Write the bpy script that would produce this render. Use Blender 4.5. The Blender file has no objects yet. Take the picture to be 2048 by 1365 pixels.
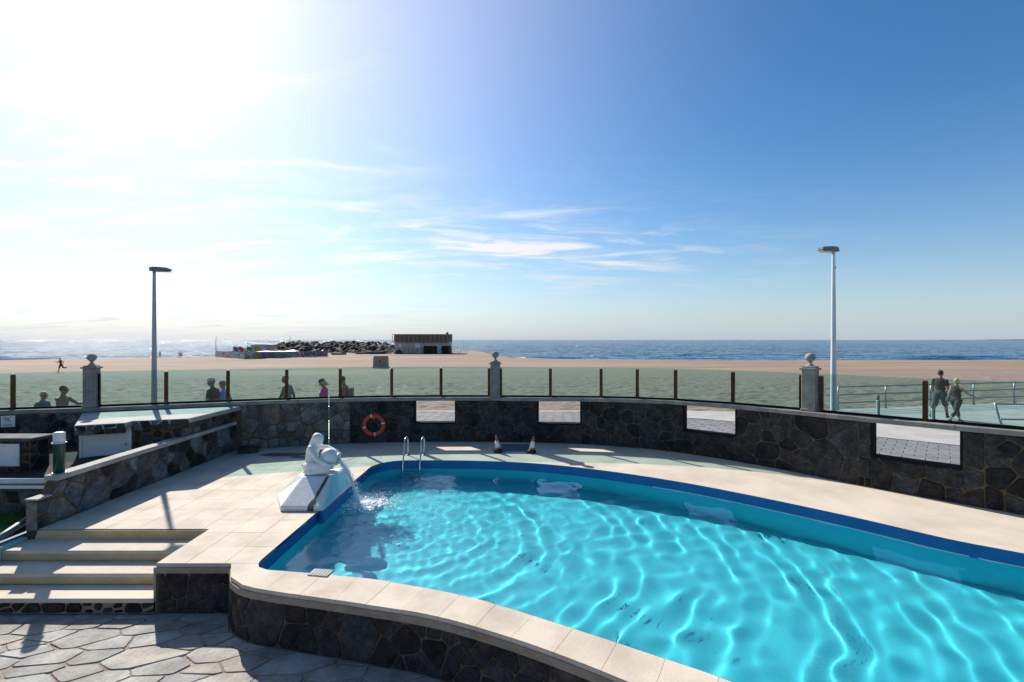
import bpy, math, random
import numpy as np
from mathutils import Vector, Matrix, noise as mnoise

sc = bpy.context.scene
col = sc.collection
rad = math.radians

# ------------------------------------------------------------------ camera
H = 3.0            # eye height above the pool deck (deck is z = 0)
F = 967.0          # focal length in photo pixels (17 mm on 36 mm, 2048 px wide)
cam = bpy.data.cameras.new('camera')
cam.lens = 17.0
cam.sensor_width = 36.0
cam.shift_y = -0.0012
cam.clip_start = 0.1
cam.clip_end = 90000
cam_o = bpy.data.objects.new('camera', cam)
col.objects.link(cam_o)
cam_o.location = (0, 0, H)
cam_o.rotation_euler = (math.pi / 2, 0, 0)
sc.camera = cam_o

# ------------------------------------------------------------------ sun, sky, exposure
SUN = Vector((-0.79, 1.0, 0.88)).normalized()
sun_el = math.asin(SUN.z)
sun_az = math.atan2(SUN.x, SUN.y)
w = bpy.data.worlds.new('World')
sc.world = w
w.use_nodes = True
nt = w.node_tree
N, L = nt.nodes, nt.links
bg = N['Background']
bg.inputs[1].default_value = 0.07
sky = N.new('ShaderNodeTexSky')
sky.sky_type = 'NISHITA'
sky.sun_disc = False
sky.sun_elevation = sun_el
sky.sun_rotation = sun_az
sky.altitude = 0
sky.air_density = 1.0
sky.dust_density = 0.25
sky.ozone_density = 3.0


def wmath(op, a, b=None, clamp=False):
    n = N.new('ShaderNodeMath')
    n.operation = op
    n.use_clamp = clamp
    for i, v in enumerate((a, b)):
        if v is None:
            continue
        if isinstance(v, (int, float)):
            n.inputs[i].default_value = v
        else:
            L.new(v, n.inputs[i])
    return n.outputs[0]


def wsmooth(v, a, b):
    n = N.new('ShaderNodeMapRange')
    n.interpolation_type = 'SMOOTHSTEP'
    L.new(v, n.inputs[0])
    n.inputs[1].default_value = a
    n.inputs[2].default_value = b
    return n.outputs[0]


tc = N.new('ShaderNodeTexCoord')
sep = N.new('ShaderNodeSeparateXYZ')
L.new(tc.outputs['Generated'], sep.inputs[0])
dx, dy, dz = sep.outputs
up = wmath('ADD', wmath('MAXIMUM', dz, 0.0), 0.10)
cx, cy = wmath('DIVIDE', dx, up), wmath('DIVIDE', dy, up)
comb = N.new('ShaderNodeCombineXYZ')
L.new(cx, comb.inputs[0])
L.new(cy, comb.inputs[1])
# wispy cirrus: noise stretched along the wind, at cloud height
mp = N.new('ShaderNodeMapping')
L.new(comb.outputs[0], mp.inputs[0])
mp.inputs['Rotation'].default_value = (0, 0, rad(-32))
mp.inputs['Scale'].default_value = (0.75, 1.75, 1)
mp.inputs['Location'].default_value = (3.1, 0.4, 0)
warp = N.new('ShaderNodeTexNoise')
warp.inputs['Scale'].default_value = 1.3
L.new(mp.outputs[0], warp.inputs['Vector'])
vadd = N.new('ShaderNodeVectorMath')
vadd.operation = 'MULTIPLY_ADD'
L.new(warp.outputs['Color'], vadd.inputs[0])
vadd.inputs[1].default_value = (1.3, 1.0, 0)
L.new(mp.outputs[0], vadd.inputs[2])
cn = N.new('ShaderNodeTexNoise')
cn.inputs['Scale'].default_value = 1.7
cn.inputs['Detail'].default_value = 9
cn.inputs['Roughness'].default_value = 0.6
L.new(vadd.outputs[0], cn.inputs['Vector'])
wisps = wsmooth(cn.outputs['Fac'], 0.44, 0.78)
# cirrus is thick on the sunward side and around one low bank ahead, and thins out to nothing on the other
side = wsmooth(wmath('ADD', wmath('MULTIPLY', dx, -1.0), wmath('MULTIPLY', dz, -0.35)), -0.12, 0.62)
bx_ = wmath('SUBTRACT', wmath('DIVIDE', dx, wmath('MAXIMUM', dy, 0.05)), 0.0)
bz_ = wmath('SUBTRACT', wmath('DIVIDE', dz, wmath('MAXIMUM', dy, 0.05)), 0.185)
bank = wmath('ADD', wmath('POWER', wmath('ABSOLUTE', wmath('DIVIDE', bx_, 0.40)), 2.0),
             wmath('POWER', wmath('ABSOLUTE', wmath('DIVIDE', bz_, 0.085)), 2.0))
bank = wmath('POWER', 2.718, wmath('MULTIPLY', bank, -1.0))
amount = wmath('MULTIPLY', wisps, wmath('ADD', wmath('MULTIPLY', side, 1.15), wmath('MULTIPLY', bank, 1.9)), True)
# thin veil of haze around the sun and along the horizon
sdot = N.new('ShaderNodeVectorMath')
sdot.operation = 'DOT_PRODUCT'
L.new(tc.outputs['Generated'], sdot.inputs[0])
sdot.inputs[1].default_value = SUN
veil = wmath('POWER', wmath('MAXIMUM', sdot.outputs['Value'], 0.0), 6.0)
hor = wmath('POWER', wmath('SUBTRACT', 1.0, wmath('MAXIMUM', dz, 0.0), True), 9.0)
mixc = N.new('ShaderNodeMix')
mixc.data_type = 'RGBA'
L.new(amount, mixc.inputs[0])
hs = N.new('ShaderNodeHueSaturation')
hs.inputs['Saturation'].default_value = 1.28
hs.inputs['Value'].default_value = 1.27
L.new(sky.outputs[0], hs.inputs['Color'])
L.new(hs.outputs[0], mixc.inputs[6])
mixc.inputs[7].default_value = (8.6, 8.7, 8.9, 1)
hz = N.new('ShaderNodeMix')
hz.data_type = 'RGBA'
L.new(wmath('MULTIPLY', hor, 0.92), hz.inputs[0])
L.new(mixc.outputs[2], hz.inputs[6])
hz.inputs[7].default_value = (4.5, 5.5, 6.7, 1)
vl = N.new('ShaderNodeMix')
vl.data_type = 'RGBA'
vl.blend_type = 'ADD'
L.new(veil, vl.inputs[0])
L.new(hz.outputs[2], vl.inputs[6])
vl.inputs[7].default_value = (6.0, 5.1, 4.5, 1)
L.new(vl.outputs[2], bg.inputs[0])

sun = bpy.data.lights.new('sun', 'SUN')
sun.energy = 5.0
sun.angle = rad(0.53)
sun.color = (1.0, 0.95, 0.87)
sun.cycles.is_caustics_light = True
sun_o = bpy.data.objects.new('sun', sun)
col.objects.link(sun_o)
sun_o.rotation_euler = SUN.to_track_quat('Z', 'Y').to_euler()

vs = sc.view_settings
vs.view_transform = 'Standard'
vs.look = 'None'
vs.gamma = 1
vs.use_curve_mapping = False
vs.exposure = 0.55
sc.cycles.use_denoising = True
sc.cycles.caustics_refractive = True
sc.cycles.caustics_reflective = False
sc.cycles.max_bounces = 10
sc.cycles.transparent_max_bounces = 24
sc.cycles.sample_clamp_indirect = 6

# ================================================================== helpers
rng = random.Random(11)


def G(px, py, z=0.0):
    """Point of the level plane z that the photo shows at (px, py)."""
    y = F * (H - z) / (py - 680.0)
    return Vector(((px - 1024) / F * y, y, z))


def tag(o, label=None, cat=None, group=None, kind=None):
    if label: o['label'] = label
    if cat: o['category'] = cat
    if group: o['group'] = group
    if kind: o['kind'] = kind
    return o


def thing(name, loc, label=None, cat=None, group=None, kind=None, rz=0.0):
    o = bpy.data.objects.new(name, None)
    o.empty_display_size = 0.2
    col.objects.link(o)
    o.location = loc
    o.rotation_euler = (0, 0, rz)
    return tag(o, label, cat, group, kind)


class MB:
    """Collects shapes in one mesh."""
    def __init__(self):
        self.v, self.f, self.s = [], [], []

    def poly(self, pts, smooth=False):
        b = len(self.v)
        self.v += [tuple(p) for p in pts]
        self.f.append(tuple(range(b, b + len(pts))))
        self.s.append(smooth)

    def add(self, vs_, fs_, smooth=False):
        b = len(self.v)
        self.v += [tuple(p) for p in vs_]
        self.f += [tuple(b + i for i in f) for f in fs_]
        self.s += [smooth] * len(fs_)

    def box(self, c, s, rz=0.0, bev=0.0, m=None):
        """bevelled box: centre c, size s"""
        hx, hy, hz_ = s[0] / 2, s[1] / 2, s[2] / 2
        b = min(bev, hx * .45, hy * .45, hz_ * .45)
        if b <= 0:
            vs_ = [(x, y, z) for z in (-hz_, hz_) for x, y in ((-hx, -hy), (hx, -hy), (hx, hy), (-hx, hy))]
            fs_ = [(3, 2, 1, 0), (4, 5, 6, 7), (0, 1, 5, 4), (1, 2, 6, 5), (2, 3, 7, 6), (3, 0, 4, 7)]
        else:
            def ring(ix, iy, z):
                a, c_ = hx - ix, hy - iy
                return [(-a + b, -c_, z), (a - b, -c_, z), (a, -c_ + b, z), (a, c_ - b, z),
                        (a - b, c_, z), (-a + b, c_, z), (-a, c_ - b, z), (-a, -c_ + b, z)]
            vs_ = ring(b, b, -hz_) + ring(0, 0, -hz_ + b) + ring(0, 0, hz_ - b) + ring(b, b, hz_)
            fs_ = [tuple(range(7, -1, -1)), tuple(range(24, 32))]
            for k in range(3):
                for i in range(8):
                    j = (i + 1) % 8
                    fs_.append((k * 8 + i, k * 8 + j, k * 8 + 8 + j, k * 8 + 8 + i))
        M = Matrix.Translation(c) @ Matrix.Rotation(rz, 4, 'Z')
        if m is not None:
            M = m @ M
        self.add([M @ Vector(p) for p in vs_], fs_)
        return self

    def tube(self, pts, r, n=10, cap=True, smooth=True):
        pts = [Vector(p) for p in pts]
        rs = r if isinstance(r, (list, tuple)) else [r] * len(pts)
        rings, prev = [], None
        for i, p in enumerate(pts):
            d = (pts[min(i + 1, len(pts) - 1)] - pts[max(i - 1, 0)])
            d = d.normalized() if d.length > 1e-9 else Vector((0, 0, 1))
            if prev is None:
                a = d.orthogonal().normalized()
            else:
                a = prev - d * prev.dot(d)
                a = a.normalized() if a.length > 1e-6 else d.orthogonal().normalized()
            prev = a
            b = d.cross(a)
            rings.append([p + (a * math.cos(t) + b * math.sin(t)) * rs[i]
                          for t in (2 * math.pi * k / n for k in range(n))])
        base = len(self.v)
        for q in rings:
            self.v += [tuple(p) for p in q]
        for i in range(len(pts) - 1):
            for k in range(n):
                k2 = (k + 1) % n
                self.f.append((base + i * n + k, base + i * n + k2, base + (i + 1) * n + k2, base + (i + 1) * n + k))
                self.s.append(smooth)
        if cap:
            self.f.append(tuple(base + k for k in range(n - 1, -1, -1)))
            self.f.append(tuple(base + (len(pts) - 1) * n + k for k in range(n)))
            self.s += [False, False]
        return self

    def lathe(self, prof, c=(0, 0, 0), n=24, smooth=True, m=None, sq=None):
        """prof: (radius, z) from bottom to top about the vertical through c"""
        base = len(self.v)
        M = m if m is not None else Matrix.Identity(4)
        for r, z in prof:
            for k in range(n):
                t = 2 * math.pi * (k + .5) / n
                self.v.append(tuple(M @ Vector((c[0] + r * math.cos(t), c[1] + r * math.sin(t), c[2] + z))))
        for i in range(len(prof) - 1):
            for k in range(n):
                k2 = (k + 1) % n
                self.f.append((base + i * n + k, base + i * n + k2, base + (i + 1) * n + k2, base + (i + 1) * n + k))
                self.s.append(smooth)
        self.f.append(tuple(base + k for k in range(n - 1, -1, -1)))
        self.f.append(tuple(base + (len(prof) - 1) * n + k for k in range(n)))
        self.s += [False, False]
        return self

    def blob(self, c, r, seed=0, amp=.25, n=8, m_=6):
        """lumpy stone or drop; r: (rx, ry, rz)"""
        base = len(self.v)
        c = Vector(c)
        top = Vector((0, 0, 1))
        def pt(d):
            k = 1 + amp * mnoise.noise(d * 1.7 + Vector((seed * 7.3, seed * 3.1, seed)))
            return c + Vector((d.x * r[0], d.y * r[1], d.z * r[2])) * k
        self.v.append(tuple(pt(-top)))
        for i in range(1, m_):
            ph = math.pi * i / m_
            for k in range(n):
                t = 2 * math.pi * k / n
                self.v.append(tuple(pt(Vector((math.sin(ph) * math.cos(t), math.sin(ph) * math.sin(t), -math.cos(ph))))))
        self.v.append(tuple(pt(top)))
        last = len(self.v) - 1
        for k in range(n):
            k2 = (k + 1) % n
            self.f.append((base, base + 1 + k2, base + 1 + k))
            self.f.append((last, base + 1 + (m_ - 2) * n + k, base + 1 + (m_ - 2) * n + k2))
            for i in range(m_ - 2):
                self.f.append((base + 1 + i * n + k, base + 1 + i * n + k2, base + 1 + (i + 1) * n + k2, base + 1 + (i + 1) * n + k))
        self.s += [True] * (len(self.f) - len(self.s))
        return self

    def prism(self, poly, z0, z1, bev=0.0):
        """extruded outline (counter-clockwise) from z0 to z1"""
        n = len(poly)
        rings = [[(p[0], p[1], z0) for p in poly]]
        if bev > 0:
            inn = inset(poly, bev)
            rings += [[(p[0], p[1], z1 - bev) for p in poly], [(p[0], p[1], z1) for p in inn]]
        else:
            rings += [[(p[0], p[1], z1) for p in poly]]
        vs_ = [p for q in rings for p in q]
        fs_ = [tuple(range(n - 1, -1, -1)), tuple(range((len(rings) - 1) * n, len(rings) * n))]
        for i in range(len(rings) - 1):
            for k in range(n):
                k2 = (k + 1) % n
                fs_.append((i * n + k, i * n + k2, (i + 1) * n + k2, (i + 1) * n + k))
        self.add(vs_, fs_)
        return self

    def build(self, name, mat, parent=None, offs=None):
        me = bpy.data.meshes.new(name)
        v = self.v
        if offs is not None:
            v = [(p[0] - offs[0], p[1] - offs[1], p[2] - offs[2]) for p in v]
        me.from_pydata(v, [], self.f)
        me.polygons.foreach_set('use_smooth', self.s)
        for m in (mat if isinstance(mat, (list, tuple)) else [mat]):
            me.materials.append(m)
        me.update()
        o = bpy.data.objects.new(name, me)
        col.objects.link(o)
        if parent is not None:
            o.parent = parent
        return o


def area2(p):
    return sum(p[i][0] * p[(i + 1) % len(p)][1] - p[(i + 1) % len(p)][0] * p[i][1] for i in range(len(p)))


def inset(poly, d):
    """move the corners of a counter-clockwise outline inwards"""
    n = len(poly)
    out = []
    for i in range(n):
        a, b, c = Vector(poly[i - 1][:2]), Vector(poly[i][:2]), Vector(poly[(i + 1) % n][:2])
        e1, e2 = (b - a), (c - b)
        if e1.length < 1e-9 or e2.length < 1e-9:
            out.append((b.x, b.y)); continue
        n1, n2 = Vector((-e1.y, e1.x)).normalized(), Vector((-e2.y, e2.x)).normalized()
        m = n1 + n2
        if m.length < 1e-6:
            m = n1
        m.normalize()
        k = d / max(.45, m.dot(n1))
        out.append((b.x + m.x * k, b.y + m.y * k))
    return out


def clip_half(poly, nx, ny, c):
    """keep the part of poly where nx*x + ny*y <= c"""
    out = []
    for i in range(len(poly)):
        a, b = poly[i - 1], poly[i]
        da, db = nx * a[0] + ny * a[1] - c, nx * b[0] + ny * b[1] - c
        if (da <= 0) != (db <= 0):
            t = da / (da - db)
            out.append((a[0] + (b[0] - a[0]) * t, a[1] + (b[1] - a[1]) * t))
        if db <= 0:
            out.append(b)
    return out


def clip_convex(subject, cell):
    """part of any outline inside a convex counter-clockwise cell"""
    out = list(subject)
    for i in range(len(cell)):
        a, b = cell[i - 1], cell[i]
        ex, ey = b[0] - a[0], b[1] - a[1]
        nx, ny = ey, -ex
        out = clip_half(out, nx, ny, nx * a[0] + ny * a[1])
        if len(out) < 3:
            return []
    return out


def chaikin(poly, q=.22):
    out = []
    n = len(poly)
    for i in range(n):
        a, b = poly[i], poly[(i + 1) % n]
        out.append((a[0] + (b[0] - a[0]) * q, a[1] + (b[1] - a[1]) * q))
        out.append((a[0] + (b[0] - a[0]) * (1 - q), a[1] + (b[1] - a[1]) * (1 - q)))
    return out


def dedupe(poly, eps=1e-4):
    out = []
    for p in poly:
        if not out or (abs(p[0] - out[-1][0]) + abs(p[1] - out[-1][1])) > eps:
            out.append(p)
    if len(out) > 1 and abs(out[0][0] - out[-1][0]) + abs(out[0][1] - out[-1][1]) < eps:
        out.pop()
    return out


def stones_in(outline, size, r, gap=.022, su=1.0, sv=1.0, shear=0.0, round_=.13):
    """crazy-paving outlines inside a counter-clockwise outline: uneven cells with joints left between them"""
    us = [p[0] for p in outline]; vs2 = [p[1] for p in outline]
    u0, u1, v0, v1 = min(us), max(us), min(vs2), max(vs2)
    def fwd(p): return ((p[0] + shear * p[1]) / su, p[1] / sv)
    def bwd(p): return (p[0] * su - shear * p[1] * sv, p[1] * sv)
    O = [fwd(p) for p in outline]
    a0, a1 = min(p[0] for p in O), max(p[0] for p in O)
    b0, b1 = min(p[1] for p in O), max(p[1] for p in O)
    sites, tries = [], 0
    area = (a1 - a0) * (b1 - b0)
    while tries < 60 * max(3, area / size ** 2):
        tries += 1
        p = (r.uniform(a0, a1), r.uniform(b0, b1))
        d = size * r.choice((.40, .6, .9, 1.2, 1.5))
        if all((p[0] - q[0]) ** 2 + (p[1] - q[1]) ** 2 > (.5 * (d + q[2])) ** 2 for q in sites):
            sites.append((p[0], p[1], d))
    res = []
    for i, s in enumerate(sites):
        cell = [(s[0] - 3 * size, s[1] - 3 * size), (s[0] + 3 * size, s[1] - 3 * size),
                (s[0] + 3 * size, s[1] + 3 * size), (s[0] - 3 * size, s[1] + 3 * size)]
        for j, q in enumerate(sites):
            if i == j: continue
            ex, ey = q[0] - s[0], q[1] - s[1]
            dd = math.hypot(ex, ey)
            if dd > 4.5 * size: continue
            ex, ey = ex / dd, ey / dd
            wgt = .5 + .20 * (s[2] - q[2]) / (s[2] + q[2])
            g = gap * (.55 + .9 * abs(mnoise.noise(Vector(((s[0] + q[0]) * 2.7, (s[1] + q[1]) * 2.7, 4.1)))) * 2)
            cell = clip_half(cell, ex, ey, ex * s[0] + ey * s[1] + dd * wgt - g * .5)
            if len(cell) < 3: break
        if len(cell) < 3: continue
        pc = clip_convex(O, cell)
        if len(pc) < 3: continue
        pc = dedupe([bwd(p) for p in pc], 2e-3)
        if len(pc) < 3 or area2(pc) < .004: continue
        pc = inset(pc, gap * .25)
        pc = chaikin(pc, round_)
        pc = dedupe([(p[0] + r.uniform(-1, 1) * .004, p[1] + r.uniform(-1, 1) * .004) for p in pc], 3e-3)
        if len(pc) >= 3 and area2(pc) > .004:
            res.append(pc)
    return res


def stone_part(poly, place, proud, mat, parent, offs, r, name='stone', bev=.012, deep=.03):
    """one stone: outline poly in wall coordinates; place(u, v, d) gives the point d in front of the wall"""
    n = len(poly)
    inn = inset(poly, min(bev, math.sqrt(abs(area2(poly)) / 2) * .12))
    tu, tv = r.uniform(-.02, .02), r.uniform(-.02, .02)
    cu, cv = sum(p[0] for p in poly) / n, sum(p[1] for p in poly) / n
    vs_ = [place(p[0], p[1], -deep) for p in poly]
    vs_ += [place(p[0], p[1], proud * .45) for p in poly]
    vs_ += [place(p[0], p[1], proud + (p[0] - cu) * tu + (p[1] - cv) * tv) for p in inn]
    fs_ = [tuple(range(2 * n, 3 * n))]
    for i in range(2):
        for k in range(n):
            k2 = (k + 1) % n
            fs_.append((i * n + k, i * n + k2, (i + 1) * n + k2, (i + 1) * n + k))
    b = MB(); b.add(vs_, fs_)
    return b.build(name, mat, parent, offs)


def catmull(pts, step=.2):
    out = []
    P = [Vector(p) for p in pts]
    for i in range(len(P) - 1):
        p0, p1, p2, p3 = P[max(i - 1, 0)], P[i], P[i + 1], P[min(i + 2, len(P) - 1)]
        n = max(1, int((p2 - p1).length / step))
        for k in range(n):
            t = k / n
            out.append(.5 * ((2 * p1) + (p2 - p0) * t + (2 * p0 - 5 * p1 + 4 * p2 - p3) * t * t + (3 * p1 - p0 - 3 * p2 + p3) * t ** 3))
    out.append(P[-1])
    return out


class Path:
    """plan line with distance along it; offset d is to the left of travel"""
    def __init__(self, pts):
        self.p = [Vector((q[0], q[1])) for q in pts]
        self.s = [0.0]
        for a, b in zip(self.p, self.p[1:]):
            self.s.append(self.s[-1] + (b - a).length)
        self.len = self.s[-1]

    def at(self, u, d=0.0):
        u = min(max(u, 0), self.len)
        lo, hi = 0, len(self.s) - 1
        while hi - lo > 1:
            m = (lo + hi) // 2
            if self.s[m] <= u: lo = m
            else: hi = m
        t = (u - self.s[lo]) / max(1e-9, self.s[lo + 1] - self.s[lo])
        p = self.p[lo].lerp(self.p[lo + 1], t)
        if d:
            q = self.nrm(lo).lerp(self.nrm(lo + 1), t).normalized()
            p = p + q * d
        return p

    def nrm(self, i):
        a, b = self.p[max(i - 1, 0)], self.p[min(i + 1, len(self.p) - 1)]
        t = (b - a).normalized()
        return Vector((-t.y, t.x))

    def dir(self, u):
        t = self.at(u + .05) - self.at(u - .05)
        return math.atan2(t.y, t.x)

    def u_px(self, px, d=0.0):
        """distance along at which the line (offset d) is seen at photo column px"""
        k = (px - 1024) / F
        best, bu = 9e9, 0
        n = int(self.len / .02)
        for i in range(n + 1):
            q = self.at(i * .02, d)
            e = abs(q.x / max(q.y, .1) - k)
            if e < best: best, bu = e, i * .02
        return bu


def sweep(mb, path, u0, u1, prof, step=.25, cap=True):
    """extrude a profile [(offset d, z)] along path between u0 and u1"""
    n = max(1, int(math.ceil((u1 - u0) / step)))
    base = len(mb.v)
    m = len(prof)
    for i in range(n + 1):
        u = u0 + (u1 - u0) * i / n
        for d, z in prof:
            z = z(u) if callable(z) else z
            q = path.at(u, d)
            mb.v.append((q.x, q.y, z))
    for i in range(n):
        for k in range(m):
            k2 = (k + 1) % m
            mb.f.append((base + i * m + k, base + (i + 1) * m + k, base + (i + 1) * m + k2, base + i * m + k2))
            mb.s.append(False)
    if cap:
        mb.f.append(tuple(base + k for k in range(m)))
        mb.f.append(tuple(base + n * m + k for k in range(m - 1, -1, -1)))
        mb.s += [False, False]
    return mb


# ================================================================== materials
def nodes_of(m):
    m.use_nodes = True
    return m.node_tree.nodes, m.node_tree.links, m.node_tree.nodes['Principled BSDF']


def mk(name, c1, c2=None, scale=4.0, rough=.75, bump=0.0, bscale=40.0, metal=0.0, rnd=0.0, stretch=(1, 1, 1),
       fine=None, lo=.35, hi=.65, spec=.5, dist=.02, hue=0.0, coat=0.0, detail=5, third=None, rz=0.0):
    """Principled surface in real-world coordinates: two tones mixed by noise, optional fine speckle and relief.
    rnd: brightness that differs from piece to piece."""
    m = bpy.data.materials.new(name)
    n, l, b = nodes_of(m)
    b.inputs['Roughness'].default_value = rough
    b.inputs['Metallic'].default_value = metal
    b.inputs['Specular IOR Level'].default_value = spec
    if coat: b.inputs['Coat Weight'].default_value = coat
    geo = n.new('ShaderNodeNewGeometry')
    mp_ = n.new('ShaderNodeMapping')
    mp_.inputs['Scale'].default_value = stretch
    mp_.inputs['Rotation'].default_value = (0, 0, rz)
    l.new(geo.outputs['Position'], mp_.inputs[0])
    cur = None
    if c2 is None:
        rgb = n.new('ShaderNodeRGB'); rgb.outputs[0].default_value = (*c1, 1); cur = rgb.outputs[0]
    else:
        t = n.new('ShaderNodeTexNoise')
        t.inputs['Scale'].default_value = scale
        t.inputs['Detail'].default_value = detail
        t.inputs['Roughness'].default_value = .6
        l.new(mp_.outputs[0], t.inputs['Vector'])
        r = n.new('ShaderNodeValToRGB')
        r.color_ramp.elements[0].position = lo
        r.color_ramp.elements[0].color = (*c1, 1)
        r.color_ramp.elements[1].position = hi
        r.color_ramp.elements[1].color = (*c2, 1)
        if third:
            e = r.color_ramp.elements.new(.5 * (lo + hi)); e.color = (*third, 1)
        l.new(t.outputs['Fac'], r.inputs[0])
        cur = r.outputs[0]
    if fine:
        t2 = n.new('ShaderNodeTexNoise')
        t2.inputs['Scale'].default_value = fine[0]
        t2.inputs['Detail'].default_value = 3
        l.new(mp_.outputs[0], t2.inputs['Vector'])
        mr = n.new('ShaderNodeMapRange')
        mr.inputs[1].default_value = .3; mr.inputs[2].default_value = .7
        mr.inputs[3].default_value = 1 - fine[1]; mr.inputs[4].default_value = 1 + fine[1]
        l.new(t2.outputs['Fac'], mr.inputs[0])
        mx = n.new('ShaderNodeVectorMath'); mx.operation = 'SCALE'
        l.new(cur, mx.inputs[0]); l.new(mr.outputs[0], mx.inputs['Scale'])
        cur = mx.outputs[0]
    if rnd or hue:
        oi = n.new('ShaderNodeObjectInfo')
        mr = n.new('ShaderNodeMapRange')
        mr.inputs[3].default_value = 1 - rnd; mr.inputs[4].default_value = 1 + rnd
        l.new(oi.outputs['Random'], mr.inputs[0])
        mx = n.new('ShaderNodeVectorMath'); mx.operation = 'SCALE'
        l.new(cur, mx.inputs[0]); l.new(mr.outputs[0], mx.inputs['Scale'])
        cur = mx.outputs[0]
        if hue:
            mm = n.new('ShaderNodeMath'); mm.operation = 'MULTIPLY'; mm.inputs[1].default_value = 7.31
            fr = n.new('ShaderNodeMath'); fr.operation = 'FRACT'
            l.new(oi.outputs['Random'], mm.inputs[0]); l.new(mm.outputs[0], fr.inputs[0])
            r2 = n.new('ShaderNodeValToRGB')
            r2.color_ramp.elements[0].color = (1 - hue, 1.0, 1 + hue, 1)
            r2.color_ramp.elements[1].color = (1 + hue, 1.0, 1 - hue, 1)
            l.new(fr.outputs[0], r2.inputs[0])
            mv = n.new('ShaderNodeVectorMath'); mv.operation = 'MULTIPLY'
            l.new(cur, mv.inputs[0]); l.new(r2.outputs[0], mv.inputs[1])
            cur = mv.outputs[0]
    l.new(cur, b.inputs['Base Color'])
    if bump:
        t3 = n.new('ShaderNodeTexNoise')
        t3.inputs['Scale'].default_value = bscale
        t3.inputs['Detail'].default_value = 6
        t3.inputs['Roughness'].default_value = .65
        l.new(mp_.outputs[0], t3.inputs['Vector'])
        bp = n.new('ShaderNodeBump')
        bp.inputs['Strength'].default_value = bump
        bp.inputs['Distance'].default_value = dist
        l.new(t3.outputs['Fac'], bp.inputs['Height'])
        l.new(bp.outputs[0], b.inputs['Normal'])
    return m


M = {}
M['stone'] = mk('basalt', (.017, .0175, .018), (.050, .050, .048), 5, .72, .5, 22, rnd=.42, hue=.06, fine=(22, .35), dist=.05, spec=.12)
M['stone_warm'] = mk('grey_brown_stone', (.085, .085, .085), (.20, .185, .16), 4, .8, .5, 20, rnd=.35, hue=.14, fine=(25, .25), dist=.03, spec=.15)
M['stone_blue'] = mk('blue_grey_stone', (.05, .056, .064), (.15, .153, .152), 4, .75, .5, 20, rnd=.4, hue=.06, fine=(22, .3), dist=.05, spec=.15)
M['mortar'] = mk('mortar', (.075, .052, .034), (.15, .108, .072), 7, .9, .5, 60, fine=(90, .2), spec=.1)
M['coping'] = mk('weathered_coping_concrete', (.19, .165, .145), (.31, .275, .24), 3, .85, .4, 70, fine=(120, .22))
M['coping_pale'] = mk('pale_coping_concrete', (.30, .28, .26), (.42, .40, .37), 3, .85, .4, 70, fine=(120, .2))
M['pillar'] = mk('cast_stone', (.20, .185, .17), (.31, .29, .265), 6, .85, .4, 80, fine=(120, .2))
M['deck'] = mk('cream_brushed_concrete', (.46, .385, .295), (.60, .515, .41), 1.1, .9, .35, 60, fine=(40, .07), dist=.01, lo=.28, hi=.6, detail=9)
M['slab'] = mk('cream_slab', (.44, .365, .28), (.62, .53, .42), 1.6, .9, .35, 60, rnd=.035, fine=(45, .07), dist=.01, lo=.28, hi=.6, detail=9)
M['riser'] = mk('ochre_painted_riser', (.52, .36, .17), (.61, .45, .25), 3, .85, .3, 60, fine=(60, .1))
M['joint'] = mk('deck_joint', (.42, .36, .30), (.50, .44, .37), 5, .95, .2, 80)
M['plaster'] = mk('brown_plaster_band', (.24, .19, .14), (.33, .27, .21), 5, .9, .4, 50, fine=(70, .15))
M['flag'] = mk('grey_flagstone', (.20, .185, .158), (.375, .35, .305), 3, .8, .5, 14, rnd=.16, hue=.05, fine=(35, .12), dist=.03)
M['flag_joint'] = mk('flagstone_joint', (.20, .14, .10), (.36, .28, .23), 4, .95, .6, 40, fine=(60, .3))
M['band'] = mk('blue_pool_paint_band', (.004, .10, .30), (.008, .13, .35), 3, .45, .1, 30)
M['basin'] = mk('turquoise_pool_paint', (.055, .63, .74), (.07, .69, .79), 1.2, .6, fine=(40, .05))
M['line'] = mk('white_waterline', (.6, .66, .72), rough=.6)
M['white'] = mk('white_paint', (.66, .66, .66), (.76, .76, .75), 4, .55, .15, 60, fine=(60, .05))
M['statue'] = mk('white_statue_paint', (.66, .655, .63), (.76, .755, .74), 6, .45, .2, 45, fine=(60, .05))
M['plinth'] = mk('rough_white_plinth', (.60, .60, .60), (.72, .72, .72), 5, .7, .6, 45, fine=(50, .07))
M['stain'] = mk('black_algae_stain', (.03, .025, .02), (.14, .12, .09), 14, .9, .4, 60)
M['pale_blue'] = mk('pale_blue_paint', (.30, .58, .68), (.40, .66, .74), 5, .6, .3, 40)
M['chrome'] = mk('stainless_steel', (.55, .56, .58), rough=.16, metal=1)
M['steel'] = mk('galvanised_steel', (.36, .38, .40), (.46, .48, .50), 8, .38, metal=.9)
M['rail'] = mk('blue_grey_galvanised_rail', (.16, .20, .25), (.22, .26, .31), 8, .35, metal=.6)
M['bronze'] = mk('bronze_anodised_post', (.034, .026, .019), (.075, .054, .036), 3, .10, metal=.9)
M['black'] = mk('black_rubber', (.012, .012, .012), (.02, .02, .02), 20, .7)
M['dark_metal'] = mk('dark_frame', (.012, .012, .013), rough=.85, spec=.08)
M['lamp_pole'] = mk('white_lamp_pole', (.55, .57, .60), (.64, .66, .68), 5, .45, fine=(40, .05))
M['lamp_pole2'] = mk('grey_lamp_pole', (.30, .31, .33), (.38, .39, .41), 5, .5)
M['lamp_head'] = mk('grey_lamp_housing', (.14, .14, .145), (.20, .20, .20), 7, .5)
M['lens'] = mk('lamp_lens', (.45, .43, .38), rough=.25)
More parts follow.
